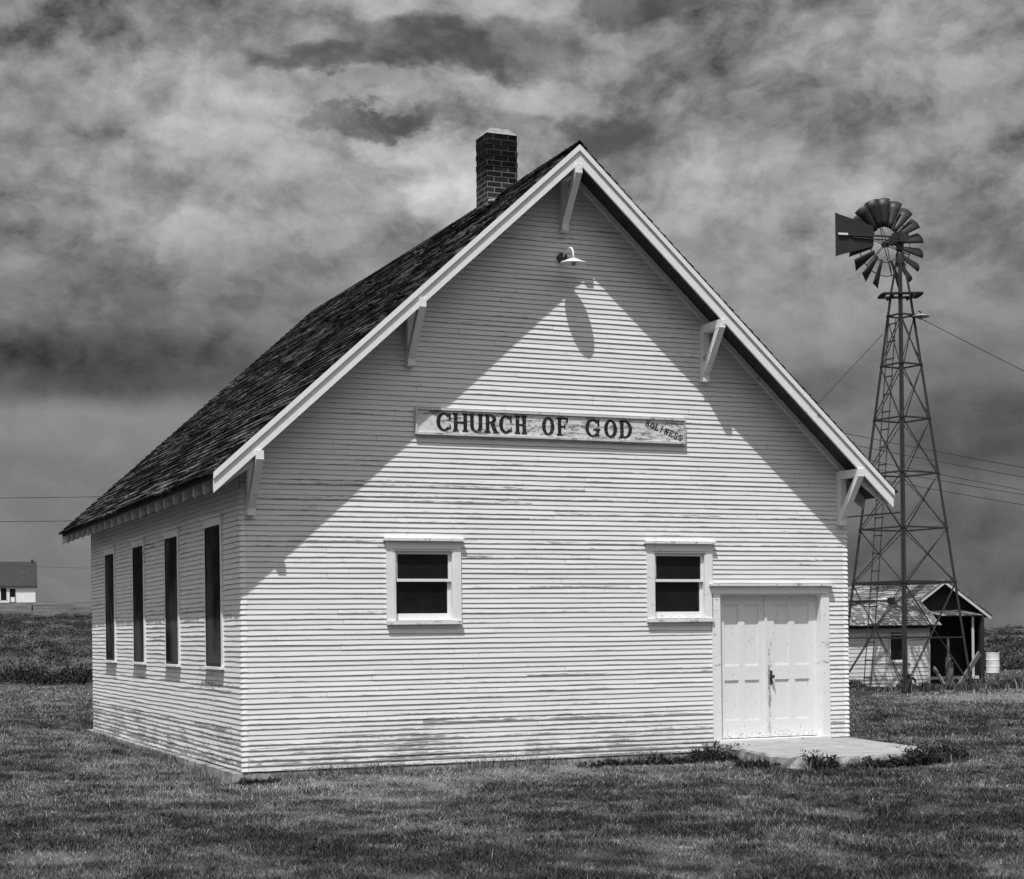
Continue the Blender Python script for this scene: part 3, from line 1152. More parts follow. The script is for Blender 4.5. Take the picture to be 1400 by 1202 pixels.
lx0, lx1 = dx0 + jw + 0.008, dx1 - jw - 0.014
xm = (lx0 + lx1) / 2
d1 = leaf(lx0, xm - 0.012)
d2 = leaf(xm - 0.008, lx1)
as_ = MB()
as_.box(xm - 0.045, xm - 0.005, DY - 0.018, DY - 0.001, dz0 + 0.02, dz1 - 0.13)
as_.build('astragal', M['door'], d1)
kn = MB()
kn.box(xm + 0.035, xm + 0.075, DY - 0.006, DY - 0.001, 0.83, 1.02)
kn.lathe([(0.001, -0.03), (0.02, -0.028), (0.028, -0.01), (0.024, 0.012), (0.001, 0.022)], 14, (xm + 0.055, DY - 0.05, 0.945))
kn.tube([(xm + 0.055, DY - 0.004, 0.945), (xm + 0.055, DY - 0.05, 0.945)], 0.009, 8)
kn.build('door_handle', M['iron'], d2)
# --- concrete step
step = empty('concrete_step', (7.0, -1.2, 0.05))
tag(step, 'low wedge shaped concrete slab in front of the white double door', 'step')
top = [(6.38, -0.03), (6.36, -0.4), (6.22, -1.1), (6.12, -1.7), (6.2, -2.1), (6.42, -2.34), (6.8, -2.5), (7.3, -2.48), (7.8, -2.37), (8.15, -2.22), (8.37, -1.87), (8.42, -1.07), (8.5, -0.06)]
m = MB()
n = len(top)
rg = random.Random(2)
def inset(p, k):
    c = (7.2, -1.2)
    return (p[0] + (c[0] - p[0]) * k, p[1] + (c[1] - p[1]) * k)
rings = []
dense = []
for i in range(n):
    a, b = top[i], top[(i + 1) % n]
    k = max(1, int(math.hypot(b[0] - a[0], b[1] - a[1]) / 0.09))
    for j in range(k):
        dense.append((a[0] + (b[0] - a[0]) * j / k, a[1] + (b[1] - a[1]) * j / k))
n = len(dense)
def rim(k, z, jit):
    return [(inset(p, k)[0] + rg.uniform(-jit, jit) * (p[1] < -0.2) - 7.0, inset(p, k)[1] + rg.uniform(-jit, jit) * (p[1] < -0.2) + 1.2, z + rg.uniform(-jit, jit) * 0.4 - 0.05 + 0.015 * p[1]) for p in dense]
rr = [rim(0.03, 0.082, 0.004), rim(0.012, 0.074, 0.008), rim(0.0, 0.045, 0.014), rim(-0.012, -0.06, 0.022), rim(-0.03, -0.30, 0.02)]
vs = [p for R in rr for p in R]
fs = [tuple(range(n))]
for k in range(len(rr) - 1):
    for j in range(n):
        j2 = (j + 1) % n
        fs.append((k * n + j2, k * n + j, (k + 1) * n + j, (k + 1) * n + j2))
m.add(vs, fs)
slab = m.build('slab', M['concrete'], step)
slab.data.materials.append(M['foundation'])
slab.data.polygons.foreach_set('material_index', [0] * (1 + 2 * n) + [1] * (len(slab.data.polygons) - 1 - 2 * n))

# ------------------------------------------------------------------ sign
sign = empty('church_sign', (4.09, -0.03, 4.04))
tag(sign, 'long weathered white board with black CHURCH OF GOD lettering on the gable', 'sign')
SX0, SX1, SZa, SZb = 2.192, 5.978, 4.035, 4.368
m = MB()
m.box(SX0 - 4.09, SX1 - 4.09, -0.012, 0.012, SZa - 4.04, SZb - 4.04)
m.build('board', M['sign'], sign)
m = MB()
fw_ = 0.026
for (a, b, c, d, e) in ((SX0, SX1, SZb - fw_, SZb, 0.0), (SX0, SX1, SZa, SZa + fw_, 0.0), (SX0, SX0 + fw_, SZa + fw_, SZb - fw_, 0.001), (SX1 - fw_, SX1, SZa + fw_, SZb - fw_, 0.001)):
    m.box(a - 4.09, b - 4.09, -0.034 + e, -0.0125, c - 4.04, d - 4.04)
m.build('moulding', M['sign_frame'], sign)


class Ink:
    """slab serif strokes, each a hair proud of the one before"""
    def __init__(self):
        self.mb = MB()
        self.y = -0.0132

    def poly(self, pts, T):
        self.y -= 0.00012
        p = [T(x, z) for x, z in pts]
        self.mb.prism(p, self.y - 0.002, -0.0125)

    def rect(self, x0, z0, x1, z1, T):
        self.poly([(x0, z0), (x1, z0), (x1, z1), (x0, z1)], T)

    def ring(self, cxx, czz, rx, rz, tx, tz, a0, a1, T, n=20):
        for i in range(n):
            p, q_ = math.radians(a0 + (a1 - a0) * i / n), math.radians(a0 + (a1 - a0) * (i + 1) / n)
            o = lambda t, kx, kz: (cxx + kx * math.cos(t), czz + kz * math.sin(t))
            pts = [o(p, rx, rz), o(q_, rx, rz), o(q_, rx - tx, rz - tz), o(p, rx - tx, rz - tz)]
            if a1 < a0:
                pts = pts[::-1]
            self.poly(pts, T)


def glyph(ink, ch, w, T, st=0.215, sf=0.095):
    """letter drawn in a box 1 high and w wide; st stem width, sf serif height"""
    R_ = lambda a, b, c, d: ink.rect(a, b, c, d, T)
    def stem(x, z0=0.0, z1=1.0, foot=True, head=True, over=0.06):
        R_(x, z0, x + st, z1)
        if foot:
            R_(x - over, z0, x + st + over, z0 + sf)
        if head:
            R_(x - over, z1 - sf, x + st + over, z1)
    if ch == 'C' or ch == 'G':
        ink.ring(w * 0.52, 0.5, w * 0.52, 0.5, st, sf * 1.1, 40, 322, T)
        R_(w * 0.84, 0.62, w * 0.97, 0.98)
        if ch == 'G':
            R_(w * 0.76, 0.04, w * 0.76 + st * 0.85, 0.44)
            R_(w * 0.55, 0.38, w * 1.02, 0.48)
        else:
            R_(w * 0.88, 0.12, w * 0.97, 0.34)
    elif ch == 'H':
        stem(0.07)
        stem(w - st - 0.07)
        R_(0.07 + st, 0.45, w - st - 0.07, 0.55)
    elif ch == 'U':
        stem(0.07, 0.35, 1.0, False)
        stem(w - st - 0.07, 0.35, 1.0, False)
        ink.ring(w / 2, 0.36, w / 2 - 0.07, 0.36, st, sf * 1.1, 180, 360, T)
    elif ch == 'R':
        stem(0.07)
        ink.ring(w * 0.42, 0.76, w * 0.46, 0.24, st, sf, -90, 90, T)
        R_(0.07, 1 - sf, w * 0.44, 1.0)
        R_(0.07, 0.52, w * 0.44, 0.52 + sf)
        ink.poly([(w * 0.42, 0.54), (w * 0.72, 0.54), (w * 1.0, 0.0), (w * 0.68, 0.0)], T)
        R_(w * 0.66, 0, w * 1.06, sf)
    elif ch == 'O':
        ink.ring(w / 2, 0.5, w / 2, 0.5, st, sf * 1.1, 0, 360, T, 30)
    elif ch == 'F' or ch == 'E':
        stem(0.07, over=0.07)
        R_(0.07 + st, 1 - sf, w, 1.0)
        R_(w - 0.11, 0.74, w, 1.0)
        R_(0.07 + st, 0.46, w * 0.72, 0.56)
        R_(w * 0.66, 0.38, w * 0.76, 0.64)
        if ch == 'E':
            R_(0.07 + st, 0, w, sf)
            R_(w - 0.11, 0, w, 0.26)
    elif ch == 'D':
        stem(0.07, over=0.06)
        ink.ring(w * 0.42, 0.5, w * 0.55, 0.5, st, sf * 1.1, -90, 90, T)
        R_(0.07 + st, 1 - sf, w * 0.44, 1.0)
        R_(0.07 + st, 0, w * 0.44, sf)
    elif ch == 'L':
        stem(0.07)
        R_(0.07 + st, 0, w, sf)
        R_(w - 0.13, 0, w, 0.30)
    elif ch == 'I':
        stem(w / 2 - st / 2)
    elif ch == 'N':
        stem(0.05, foot=True, over=0.05)
        stem(w - st - 0.05, over=0.05, foot=False)
        ink.poly([(0.05, 1.0), (w - st - 0.05, 0.0), (w - 0.05, 0.0), (0.05 + st, 1.0)], T)
    elif ch == 'S':
        ink.ring(w / 2, 0.735, w / 2, 0.265, st, sf * 1.2, 30, 270, T)
        ink.ring(w / 2, 0.265, w / 2, 0.265, st, sf * 1.2, 90, -150, T)
        R_(w * 0.82, 0.66, w * 0.95, 0.92)
        R_(w * 0.05, 0.08, w * 0.18, 0.34)


LH = 0.232
Z0 = 4.084
for ch, a, b in (('C', 2.470, 2.665), ('H', 2.685, 2.895), ('U', 2.903, 3.100), ('R', 3.113, 3.295), ('C', 3.312, 3.488), ('H', 3.522, 3.698), ('O', 3.902, 4.075),
                 ('F', 4.108, 4.268), ('G', 4.512, 4.720), ('O', 4.782, 4.968), ('D', 4.998, 5.192)):
    zb = Z0 + 0.010 * (5.2 - a) / 2.7 * 0.2
    ink = Ink()
    glyph(ink, ch, (b - a) / LH, lambda x, z, a=a, zb=zb: (a + x * LH - 4.09, zb + z * LH - 4.04))
    ink.mb.build('letter', M['letter'], sign)
lh = 0.083
ang_ = math.radians(-19.5)
for i, ch in enumerate('HOLINESS'):
    ox, oz = 5.375 + i * 0.069, 4.262 - i * 0.069 * math.tan(-ang_)
    def T(x, z, ox=ox, oz=oz):
        x = x + z * 0.10
        xr, zr = x * lh, z * lh
        return (ox + xr * math.cos(ang_) - zr * math.sin(ang_) - 4.09, oz + xr * math.sin(ang_) + zr * math.cos(ang_) - 4.04)
    ink = Ink()
    glyph(ink, ch, 0.66 if ch != 'I' else 0.5, T, 0.155, 0.095)
    ink.mb.build('small_letter', M['letter'], sign)

# ------------------------------------------------------------------ gooseneck lamp on the gable
lamp = empty('gooseneck_lamp', (4.215, -0.02, 6.36))
tag(lamp, 'white enamel gooseneck lamp on the church gable below the roof peak', 'lamp')
m = MB()
m.tube([(0, 0.01, 0), (0, -0.055, 0)], 0.062, 16)
m.build('mount', M['iron'], lamp, smooth=False)
ctrl = [(0, -0.05, 0.01), (0.006, -0.075, 0.05), (0.014, -0.115, 0.085), (0.024, -0.165, 0.098), (0.033, -0.23, 0.085), (0.038, -0.265, 0.04), (0.04, -0.275, -0.02), (0.04, -0.275, -0.07)]
m = MB()
m.tube(ctrl, 0.013, 10)
m.build('arm', M['enamel'], lamp, smooth=True)
m = MB()
m.lathe([(0.016, 0.0), (0.035, -0.004), (0.10, -0.030), (0.162, -0.054), (0.166, -0.070), (0.160, -0.072), (0.10, -0.040), (0.03, -0.02), (0.016, -0.016)], 32)
sh_o = m.build('shade', M['enamel'], lamp, smooth=True, loc=(0.04, -0.275, -0.050))
sh_o.rotation_euler = (math.radians(4), 0, 0)
m = MB()
m.lathe([(0.014, 0.0), (0.022, -0.02), (0.032, -0.05), (0.022, -0.078), (0.004, -0.085)], 14, (0.04, -0.275, -0.072))
m.build('bulb', M['bulb'], lamp, smooth=True)

# ------------------------------------------------------------------ windmill
WM = world_at(9.80, 42.0, 0.0)
mill = empty('windmill', WM, -YAW)
tag(mill, 'tall steel farm windmill with many bladed wheel on lattice tower behind the church', 'windmill')
Rb = 1.645
PH = math.radians(13.4)
base_dirs = [(-math.sin(PH), -math.cos(PH)), (math.cos(PH), -math.sin(PH)), (math.sin(PH), math.cos(PH)), (-math.cos(PH), math.sin(PH))]


def rad_at(z):
    return Rb - (Rb - 0.27) / 9.87 * z if z < 9.87 else 0.27 - 0.20 * (z - 9.87) / 1.1


def corner(i, z):
    d = base_dirs[i % 4]
    r = rad_at(z)
    return (d[0] * r, d[1] * r, z)


def angle_iron(mb, p, q, w, t, cdir):
    """an L section leg, open towards the tower"""
    p, q = Vector(p), Vector(q)
    d = (q - p).normalized()
    c = Vector((-cdir[0], -cdir[1], 0))
    s1 = (c + Vector((-c.y, c.x, 0))).normalized()
    s2 = (c - Vector((-c.y, c.x, 0))).normalized()
    for s, o_ in ((s1, s2), (s2, s1)):
        a = s * w
        b = o_ * t
        vs = [p, p + a, p + a + b, p + b, q, q + a, q + a + b, q + b]
        mb.add(vs, [(0, 1, 2, 3), (7, 6, 5, 4), (0, 4, 5, 1), (1, 5, 6, 2), (2, 6, 7, 3), (3, 7, 4, 0)])


for i in range(4):
    m = MB()
    angle_iron(m, corner(i, -0.1), corner(i, 9.87), 0.075, 0.012, base_dirs[i])
    angle_iron(m, corner(i, 9.87), corner(i, 10.9), 0.065, 0.012, base_dirs[i])
    m.build('leg', M['galv'], mill)
GZ = [1.33, 2.70, 4.05, 5.42, 6.78, 8.13, 9.37]
for z in GZ:
    g = MB()
    for i in range(4):
        a, b = Vector(corner(i, z)), Vector(corner(i + 1, z))
        g.bar(a, b, 0.012 if z < 2 else 0.045, 0.03 if z < 2 else (0.062 if abs(z - 2.7) < 0.1 else 0.038))
    g.build('girt', M['galv'], mill)
br = MB()
panels = [(0.05, 2.70)] + list(zip(GZ[1:-1], GZ[2:]))
for (za, zb) in panels:
    for i in range(4):
        k = 0.02
        a0, b0 = Vector(corner(i, za)), Vector(corner(i + 1, za))
        a1, b1 = Vector(corner(i, zb)), Vector(corner(i + 1, zb))
        br.tube([a0, b1], 0.013, 6)
        br.tube([b0 * 0.985, a1 * 0.985 + Vector((0, 0, 0.015 * zb))], 0.013, 6)
br.build('cross_braces', M['galv'], mill)
ld = MB()


def face_pt(t, z, out=0.0):
    a, b = Vector(corner(3, z)), Vector(corner(0, z))
    n_ = (a + b).normalized()
    return a.lerp(b, t) + Vector((n_.x, n_.y, 0)) * out


tb_, tt_ = (0.36, 0.52), (0.22, 0.50)
zs = np.linspace(0.15, 9.3, 26)
w_ = 0.13
mid = [face_pt(0.46 - 0.02 * z / 9, z, 0.03) for z in zs]
dirn = (Vector(corner(0, 0)) - Vector(corner(3, 0))).normalized()
ld.tube([p - dirn * w_ for p in mid], 0.013, 6)
ld.tube([p + dirn * w_ * 0.9 for p in mid], 0.013, 6)
for z in np.arange(0.35, 9.2, 0.44):
    p = face_pt(0.46 - 0.02 * z / 9, z, 0.03)
    ld.bar(p - dirn * (w_ + 0.02), p + dirn * (w_ + 0.02), 0.028, 0.03)
ld.build('ladder', M['galv'], mill)
pl = MB()
pl.box(-0.50, 0.50, -0.34, -0.20, 9.86, 9.90)
pl.box(-0.50, 0.50, 0.20, 0.34, 9.861, 9.901)
pl.box(-0.52, -0.38, -0.20, 0.20, 9.862, 9.902)
pl.box(0.38, 0.52, -0.20, 0.20, 9.863, 9.903)
for x in (-0.25, 0.25):
    pl.bar((x, -0.36, 9.84), (x, 0.36, 9.84), 0.05, 0.04)
pl.build('platform', M['dark_wood'], mill)
rod = MB()
rod.tube([(0, 0, 0.3), (0, 0, 9.3)], 0.022, 8)
rod.tube([(0, 0, 4.3), (0, 0, 6.2)], 0.032, 8)
rod.build('pump_rod', M['galv'], mill)
arm = MB()
arm.tube([(0, 0, 4.47), (-1.75, -0.1, 4.33)], 0.022, 8)
arm.build('side_pipe', M['galv'], mill)
ms = MB()
ms.tube([(0, 0, 8.9), (0, 0, 11.22)], 0.052, 12)
ms.lathe([(0.07, 10.6), (0.11, 10.68), (0.11, 10.9), (0.07, 10.98)], 12)
ms.build('mast', M['galv'], mill, smooth=False)
# head, wheel and tail (wheel normal: away from camera and left; tail folded beside the wheel)
N = Vector((-0.42, 0.907, 0.0)).normalized()
Hh = Vector((-0.907, -0.42, 0.0)).normalized()
HZ = 11.28
hub = N * 0.57 + Vector((0, 0, HZ))
gb = MB()
gb.bar(Vector((0, 0, HZ)) - N * 0.20, Vector((0, 0, HZ)) + N * 0.28, 0.26, 0.20)
gb.bar(Vector((0, 0, HZ + 0.09)) - N * 0.12, Vector((0, 0, HZ + 0.09)) + N * 0.20, 0.20, 0.16)
gb.tube([Vector((0, 0, HZ)) + N * 0.25, hub + N * 0.10], 0.045, 10)
gb.tube([(0, 0, HZ - 0.28), (0, 0, HZ)], 0.10, 12)
gb.build('gearbox', M['iron'], mill)
hb = MB()
hb.tube([hub - N * 0.07, hub + N * 0.07], 0.085, 14)
hb.build('hub', M['iron'], mill)
NB = 18
RI, RO = 0.43, 1.13
BETA = math.radians(29)


def wheel_pt(r, a, off=0.0):
    return hub + (Hh * math.cos(a) + UP * math.sin(a)) * r + N * off


blade_list = []
for k in range(NB):
    a = 2 * math.pi * k / NB + math.radians(7)
    if k == 13:
        continue
    e_r = Hh * math.cos(a) + UP * math.sin(a)
    e_t = -Hh * math.sin(a) + UP * math.cos(a)
    m = MB()
    vs = []
    nu, nv = 5, 5
    for layer in (0, 1):
        for iu in range(nu):
            r = RI + (RO - RI) * iu / (nu - 1)
            half = (0.062 + 0.108 * (iu / (nu - 1)))
            for iv in range(nv):
                s = -1 + 2 * iv / (nv - 1)
                chord = e_t * math.cos(BETA) - N * math.sin(BETA)
                nb = e_t * math.sin(BETA) + N * math.cos(BETA)
                cup = -0.035 * (1 - s * s)
                rr_ = r + 0.028 * (1 - s * s) * (iu / (nu - 1)) ** 3
                vs.append(hub + e_r * rr_ + chord * s * half + nb * (cup + 0.003 * layer) )
    fs = []
    K = nu * nv
    for iu in range(nu - 1):
        for iv in range(nv - 1):
            p = iu * nv + iv
            fs.append((p, p + 1, p + nv + 1, p + nv))
            fs.append((K + p, K + p + nv, K + p + nv + 1, K + p + 1))
    loop = [iv for iv in range(nv)] + [i * nv + nv - 1 for i in range(1, nu)] + [(nu - 1) * nv + iv for iv in range(nv - 2, -1, -1)] + [i * nv for i in range(nu - 2, 0, -1)]
    for i in range(len(loop)):
        p, q_ = loop[i], loop[(i + 1) % len(loop)]
        fs.append((q_, p, K + p, K + q_))
    m.add(vs, fs)
    m.build('blade', M['blade'], mill, smooth=True)
rim_ = MB()
for r, off in ((0.80, 0.045), (0.455, 0.03)):
    pts = [wheel_pt(r, 2 * math.pi * i / 54, off) for i in range(55)]
    rim_.tube(pts, 0.012, 6)
for i in range(6):
    a = 2 * math.pi * i / 6 + 0.25
    rim_.tube([wheel_pt(0.05, a, 0.07), wheel_pt(0.80, a, 0.045)], 0.011, 6)
    rim_.tube([wheel_pt(0.05, a + 0.1, -0.06), wheel_pt(0.80, a, 0.045)], 0.011, 6)
rim_.build('wheel_rim', M['galv'], mill)
vn = MB()


def vane_pt(s, h, off=0.0):
    return Vector((0, 0, HZ + 0.02)) + Hh * s + UP * h - N * off


outer, inner = 2.02, 0.88
v4 = [(inner, -0.285), (outer, -0.63), (outer, 0.43), (inner, 0.205)]
vs = [vane_pt(s, h, 0.10) for s, h in v4] + [vane_pt(s, h, 0.108) for s, h in v4]
vn.add(vs, [(0, 1, 2, 3), (7, 6, 5, 4), (0, 4, 5, 1), (1, 5, 6, 2), (2, 6, 7, 3), (3, 7, 4, 0)])
vn.bar(vane_pt(outer - 0.015, -0.63, 0.115), vane_pt(outer - 0.015, 0.43, 0.115), 0.03, 0.02)
vane = vn.build('tail_vane', M['vane'], mill)
ta = MB()
ta.bar(vane_pt(0.0, 0.0, 0.13), vane_pt(outer - 0.05, -0.09, 0.125), 0.03, 0.045)
ta.bar(vane_pt(0.1, -0.10, 0.13), vane_pt(outer - 0.5, -0.13, 0.126), 0.025, 0.03)
ta.build('tail_arm', M['galv'], mill)
pt = MB()
pt.bar(vane_pt(outer - 0.34, -0.07, 0.155), vane_pt(outer - 0.05, -0.085, 0.155), 0.004, 0.05)
pt.build('tail_plate', M['enamel'], vane)

# lamp on the tower, cables
tl = empty('tower_lamp', (mill.matrix_world @ Vector((0, 0, 0))) if False else WM + RT * 0.47 + FW * -0.12 + UP * 9.33, -YAW)
tag(tl, 'small dish shaded lamp on the windmill tower just below its platform', 'lamp')
m = MB()
m.lathe([(0.02, 0.06), (0.05, 0.055), (0.12, 0.035), (0.215, 0.0), (0.218, -0.018), (0.20, -0.018), (0.10, 0.012), (0.03, 0.02)], 28)
M['dull_enamel'] = mat('dull_grey_enamel', lambda n, b: n.mix(n.noise(objc(n), 10.0), 0.20, 0.36), 0.5, 0.4)
m.build('shade', M['dull_enamel'], tl, smooth=True)
m = MB()
m.tube([(0, 0, 0.05), (0, 0, 0.10), (-0.05, 0, 0.13)], 0.02, 8)
m.tube([(-0.05, 0, 0.02), (-0.30, 0.02, -0.01)], 0.016, 8)
m.build('arm', M['iron'], tl)
m = MB()
m.lathe([(0.03, 0.0), (0.05, -0.03), (0.045, -0.07), (0.004, -0.09)], 12)
m.build('bulb', M['bulb'], tl, smooth=True)


def wire(name, p, q_, r, sag, label, cat, group=None, n=24):
    p, q_ = Vector(p), Vector(q_)
    m = MB()
    m.tube([p.lerp(q_, i / n) - UP * (4 * sag * (i / n) * (1 - i / n)) for i in range(n + 1)], r, 5)
    o = m.build(name, M['wire'])
    tag(o, label, cat, group)
    return o


HOR = 864.7


def dirpt(px, py, d):
    """a point d metres out in the direction of a bearing read off the survey of the view"""
    c, s = math.cos(ROLL), math.sin(ROLL)
    a, b = px - 700.0, py - HOR
    X, Y = c * a - s * b, s * a + c * b
    return CAM + FW * d + RT * (X / 2299.3 * d) - UP * (Y / 2299.3 * d)


wire('lamp_cable', dirpt(1254, 433, 41.95), dirpt(2330, 935, 50), 0.009, 0.30, 'dark cable running from the windmill lamp out to the right', 'cable')
wire('guy_cable', dirpt(1207, 457, 41.9), dirpt(747, 950, 38), 0.008, 0.0, 'thin cable slanting from the windmill tower down behind the church roof', 'cable')
PW = [((1158, 593), (1400, 638), 'uppermost of the five power lines crossing behind the windmill'),
      ((1176, 610), (1400, 651), 'second highest of the five power lines crossing behind the windmill'),
      ((1206, 632), (1400, 669), 'middle one of the five power lines crossing behind the windmill'),
      ((1240, 648), (1400, 675), 'second lowest of the five power lines crossing behind the windmill'),
      ((1232, 660), (1400, 689), 'lowest of the five power lines crossing behind the windmill')]
for (a, b), (c, d), lab in PW:
    sl = (d - b) / (c - a)
    wire('power_line', dirpt(860, b + sl * (860 - a) - 8, 62), dirpt(1800, d + sl * (1800 - c) - 10, 62 + 26), 0.0135, 0.35, lab, 'power line', 'power lines behind the church')
pole = empty('utility_pole', dirpt(860, 930, 62))
pole.location.z = -0.1
tag(pole, 'wooden utility pole standing behind the church where the power lines end', 'utility pole')
m = MB()
m.tube([(0, 0, 0), (0.02, 0, 5), (0.03, 0, 11.2)], 0.15, 12, 0.10)
m.build('pole', M['old_wood'], pole)
for z in (dirpt(860, 533, 62).z + 0.1, dirpt(860, 590, 62).z + 0.1):
    m = MB()
    m.bar((-1.2, -0.13, z), (1.2, -0.13, z), 0.10, 0.12)
    m.build('crossarm', M['old_wood'], pole)
for (y0, y1, d0, lab) in ((677, 674.5, 70, 'upper of the two power lines left of the church eave'), (708, 708.5, 70, 'lower of the two power lines left of the church eave')):
    wire('power_line', dirpt(-420, y0 + 6, d0), dirpt(640, y1 - 6, d0), 0.0135, 0.12, lab, 'power line', 'power lines left of the church')
wire('power_line', dirpt(-300, 763, 200), dirpt(500, 785, 200), 0.020, 0.2, 'faint distant wire between far farmhouse and church wall', 'power line', 'power lines left of the church')

# things at the foot of the tower
bk = empty('bucket', WM + RT * -0.28 + FW * -1.30)
tag(bk, 'dark bucket standing in weeds beside the front windmill leg', 'bucket')
m = MB()
m.lathe([(0.11, 0.0), (0.14, 0.30), (0.15, 0.305), (0.145, 0.31), (0.13, 0.30), (0.10, 0.02)], 20)
m.build('pail', M['iron'], bk, smooth=False)
m = MB()
m.tube([(0.145 * math.cos(t), 0, 0.29 + 0.15 * math.sin(t)) for t in np.linspace(0, math.pi, 12)], 0.006, 6)
m.build('handle', M['iron'], bk)
wp = empty('well_pump', WM + RT * 0.02 + FW * -0.05)
tag(wp, 'low iron well head under the windmill pump rod', 'pump')
m = MB()
m.lathe([(0.26, 0.0), (0.26, 0.14), (0.22, 0.18), (0.10, 0.20), (0.09, 0.36), (0.12, 0.38), (0.12, 0.42), (0.03, 0.44)], 20)
m.build('casing', M['galv'], wp, smooth=False)
m = MB()
m.tube([(0.09, 0, 0.30), (0.20, 0, 0.32), (0.26, 0, 0.28), (0.28, 0, 0.20)], 0.03, 8)
m.build('spout', M['galv'], wp)

# ------------------------------------------------------------------ pump house shed
M['shed_siding'] = mat('greyed_shed_siding', siding_fn(1.6, 0.66), 0.8, 0.15)
M['shed_trim'] = mat('greyed_shed_trim', siding_fn(1.8, 0.56, False, (4, 4, 12)), 0.8, 0.15)
SHA = -YAW + math.radians(14)
ap = dirpt(1292, 791, 46.2)
shed = empty('pump_house', (ap.x, ap.y, -0.02), SHA)
tag(shed, 'small old pump house with white clapboard wing and dark open gable porch behind the windmill', 'shed')
RZ = ap.z + 0.02                              # ridge height, about 2.9
HWX, SHL = 1.27, 6.0
OVX = 0.12
sl_ = 0.715
yF = 0.0                                      # fascia plane; gable wall 0.3 behind
GY = 0.30


def srz(x):
    return RZ - 0.03 - sl_ * abs(x)


m = MB()
for sx in (1, -1):
    p = [(sx * (HWX + OVX), srz(HWX + OVX)), (0, srz(0)), (0, srz(0) - 0.06), (sx * (HWX + OVX), srz(HWX + OVX) - 0.06)]
    m.prism(p if sx == 1 else p[::-1], yF + 0.03, SHL)
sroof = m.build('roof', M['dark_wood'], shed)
n2 = Vector((-sl_, 0, 1)).normalized()
u2 = Vector((1, 0, sl_)).normalized()
for sx in (1, -1):
    X = (lambda x: x) if sx == 1 else (lambda x: -x)
    shingles('shingles', sx, 50 + sx, sroof, yF - 0.02, SHL + 0.02, -(HWX + OVX), srz(HWX + OVX) + 0.005, u2, n2, (HWX + OVX) / u2.x, 0.125, M['shed_shingle'], X, 0.09, 0.2, 0.04, 0.016)
for sx in (1, -1):
    m = MB()
    p = [(sx * (HWX + OVX), srz(HWX + OVX) - 0.115), (sx * (HWX + OVX), srz(HWX + OVX)), (0, srz(0)), (0, srz(0) - 0.115)]
    m.prism(p if sx == -1 else p[::-1], yF, yF + 0.028)
    m.build('rake_board', M['shed_trim'], shed)
# gable triangle and walls
EZ = srz(HWX)
m = MB()
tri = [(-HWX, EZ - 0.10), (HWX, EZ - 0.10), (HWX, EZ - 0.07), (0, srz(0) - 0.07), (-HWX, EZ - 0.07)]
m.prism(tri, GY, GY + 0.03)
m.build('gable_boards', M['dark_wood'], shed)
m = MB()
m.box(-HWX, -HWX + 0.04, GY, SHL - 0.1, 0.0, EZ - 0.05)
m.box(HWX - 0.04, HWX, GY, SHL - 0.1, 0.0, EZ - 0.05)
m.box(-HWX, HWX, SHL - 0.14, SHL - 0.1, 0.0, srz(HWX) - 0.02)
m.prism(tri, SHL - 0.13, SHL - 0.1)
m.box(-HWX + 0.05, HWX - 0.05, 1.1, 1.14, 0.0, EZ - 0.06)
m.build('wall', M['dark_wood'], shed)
m = MB()
m.box(HWX - 0.02, HWX + 0.05, GY - 0.028, GY - 0.002, 0.25, EZ - 0.06)
m.box(HWX - 0.32, HWX - 0.25, GY - 0.027, GY - 0.003, 0.12, EZ - 0.10)
m.build('corner_board', M['shed_trim'], shed)
m = MB()
m.box(-HWX + 0.3, HWX - 0.1, GY - 0.08, GY + 0.02, 0.16, 0.24)
m.build('sill_plank', M['shed_trim'], shed)
# porch roof, posts
PYF = -1.05
m = MB()
pz0, pz1 = 1.905, 2.07
X0, X1 = -0.75, 0.52
m.add([(X0, PYF, pz0), (X1, PYF, pz0), (X1, GY, pz1), (X0, GY, pz1), (X0, PYF, pz0 - 0.03), (X1, PYF, pz0 - 0.03), (X1, GY, pz1 - 0.05), (X0, GY, pz1 - 0.05)],
      [(0, 1, 2, 3), (7, 6, 5, 4), (0, 4, 5, 1), (1, 5, 6, 2), (2, 6, 7, 3), (3, 7, 4, 0)])
pr_ = m.build('porch_roof', M['dark_wood'], shed)
up3 = Vector((GY - PYF, 0, pz1 - pz0))
L3 = up3.length
up3.normalize()
o = shingles('shingles', 1, 71, pr_, -X1, -X0, PYF, pz0 + 0.006, up3, Vector((-up3.z, 0, up3.x)), L3, 0.13, M['shed_shingle'], lambda x: x, 0.1, 0.2, 0.03, 0.016)
o.rotation_euler = (0, 0, 0)
me = o.data
for v in me.vertices:                        # built along y; turn it so the slope runs towards the road
    x, y, z = v.co
    v.co = (-y, x, z)
for x in (0.55,):
    m = MB()
    m.box(x - 0.055, x + 0.055, PYF + 0.05, PYF + 0.16, -0.1, pz0 - 0.03)
    m.build('porch_post', M['dark_wood'], shed)
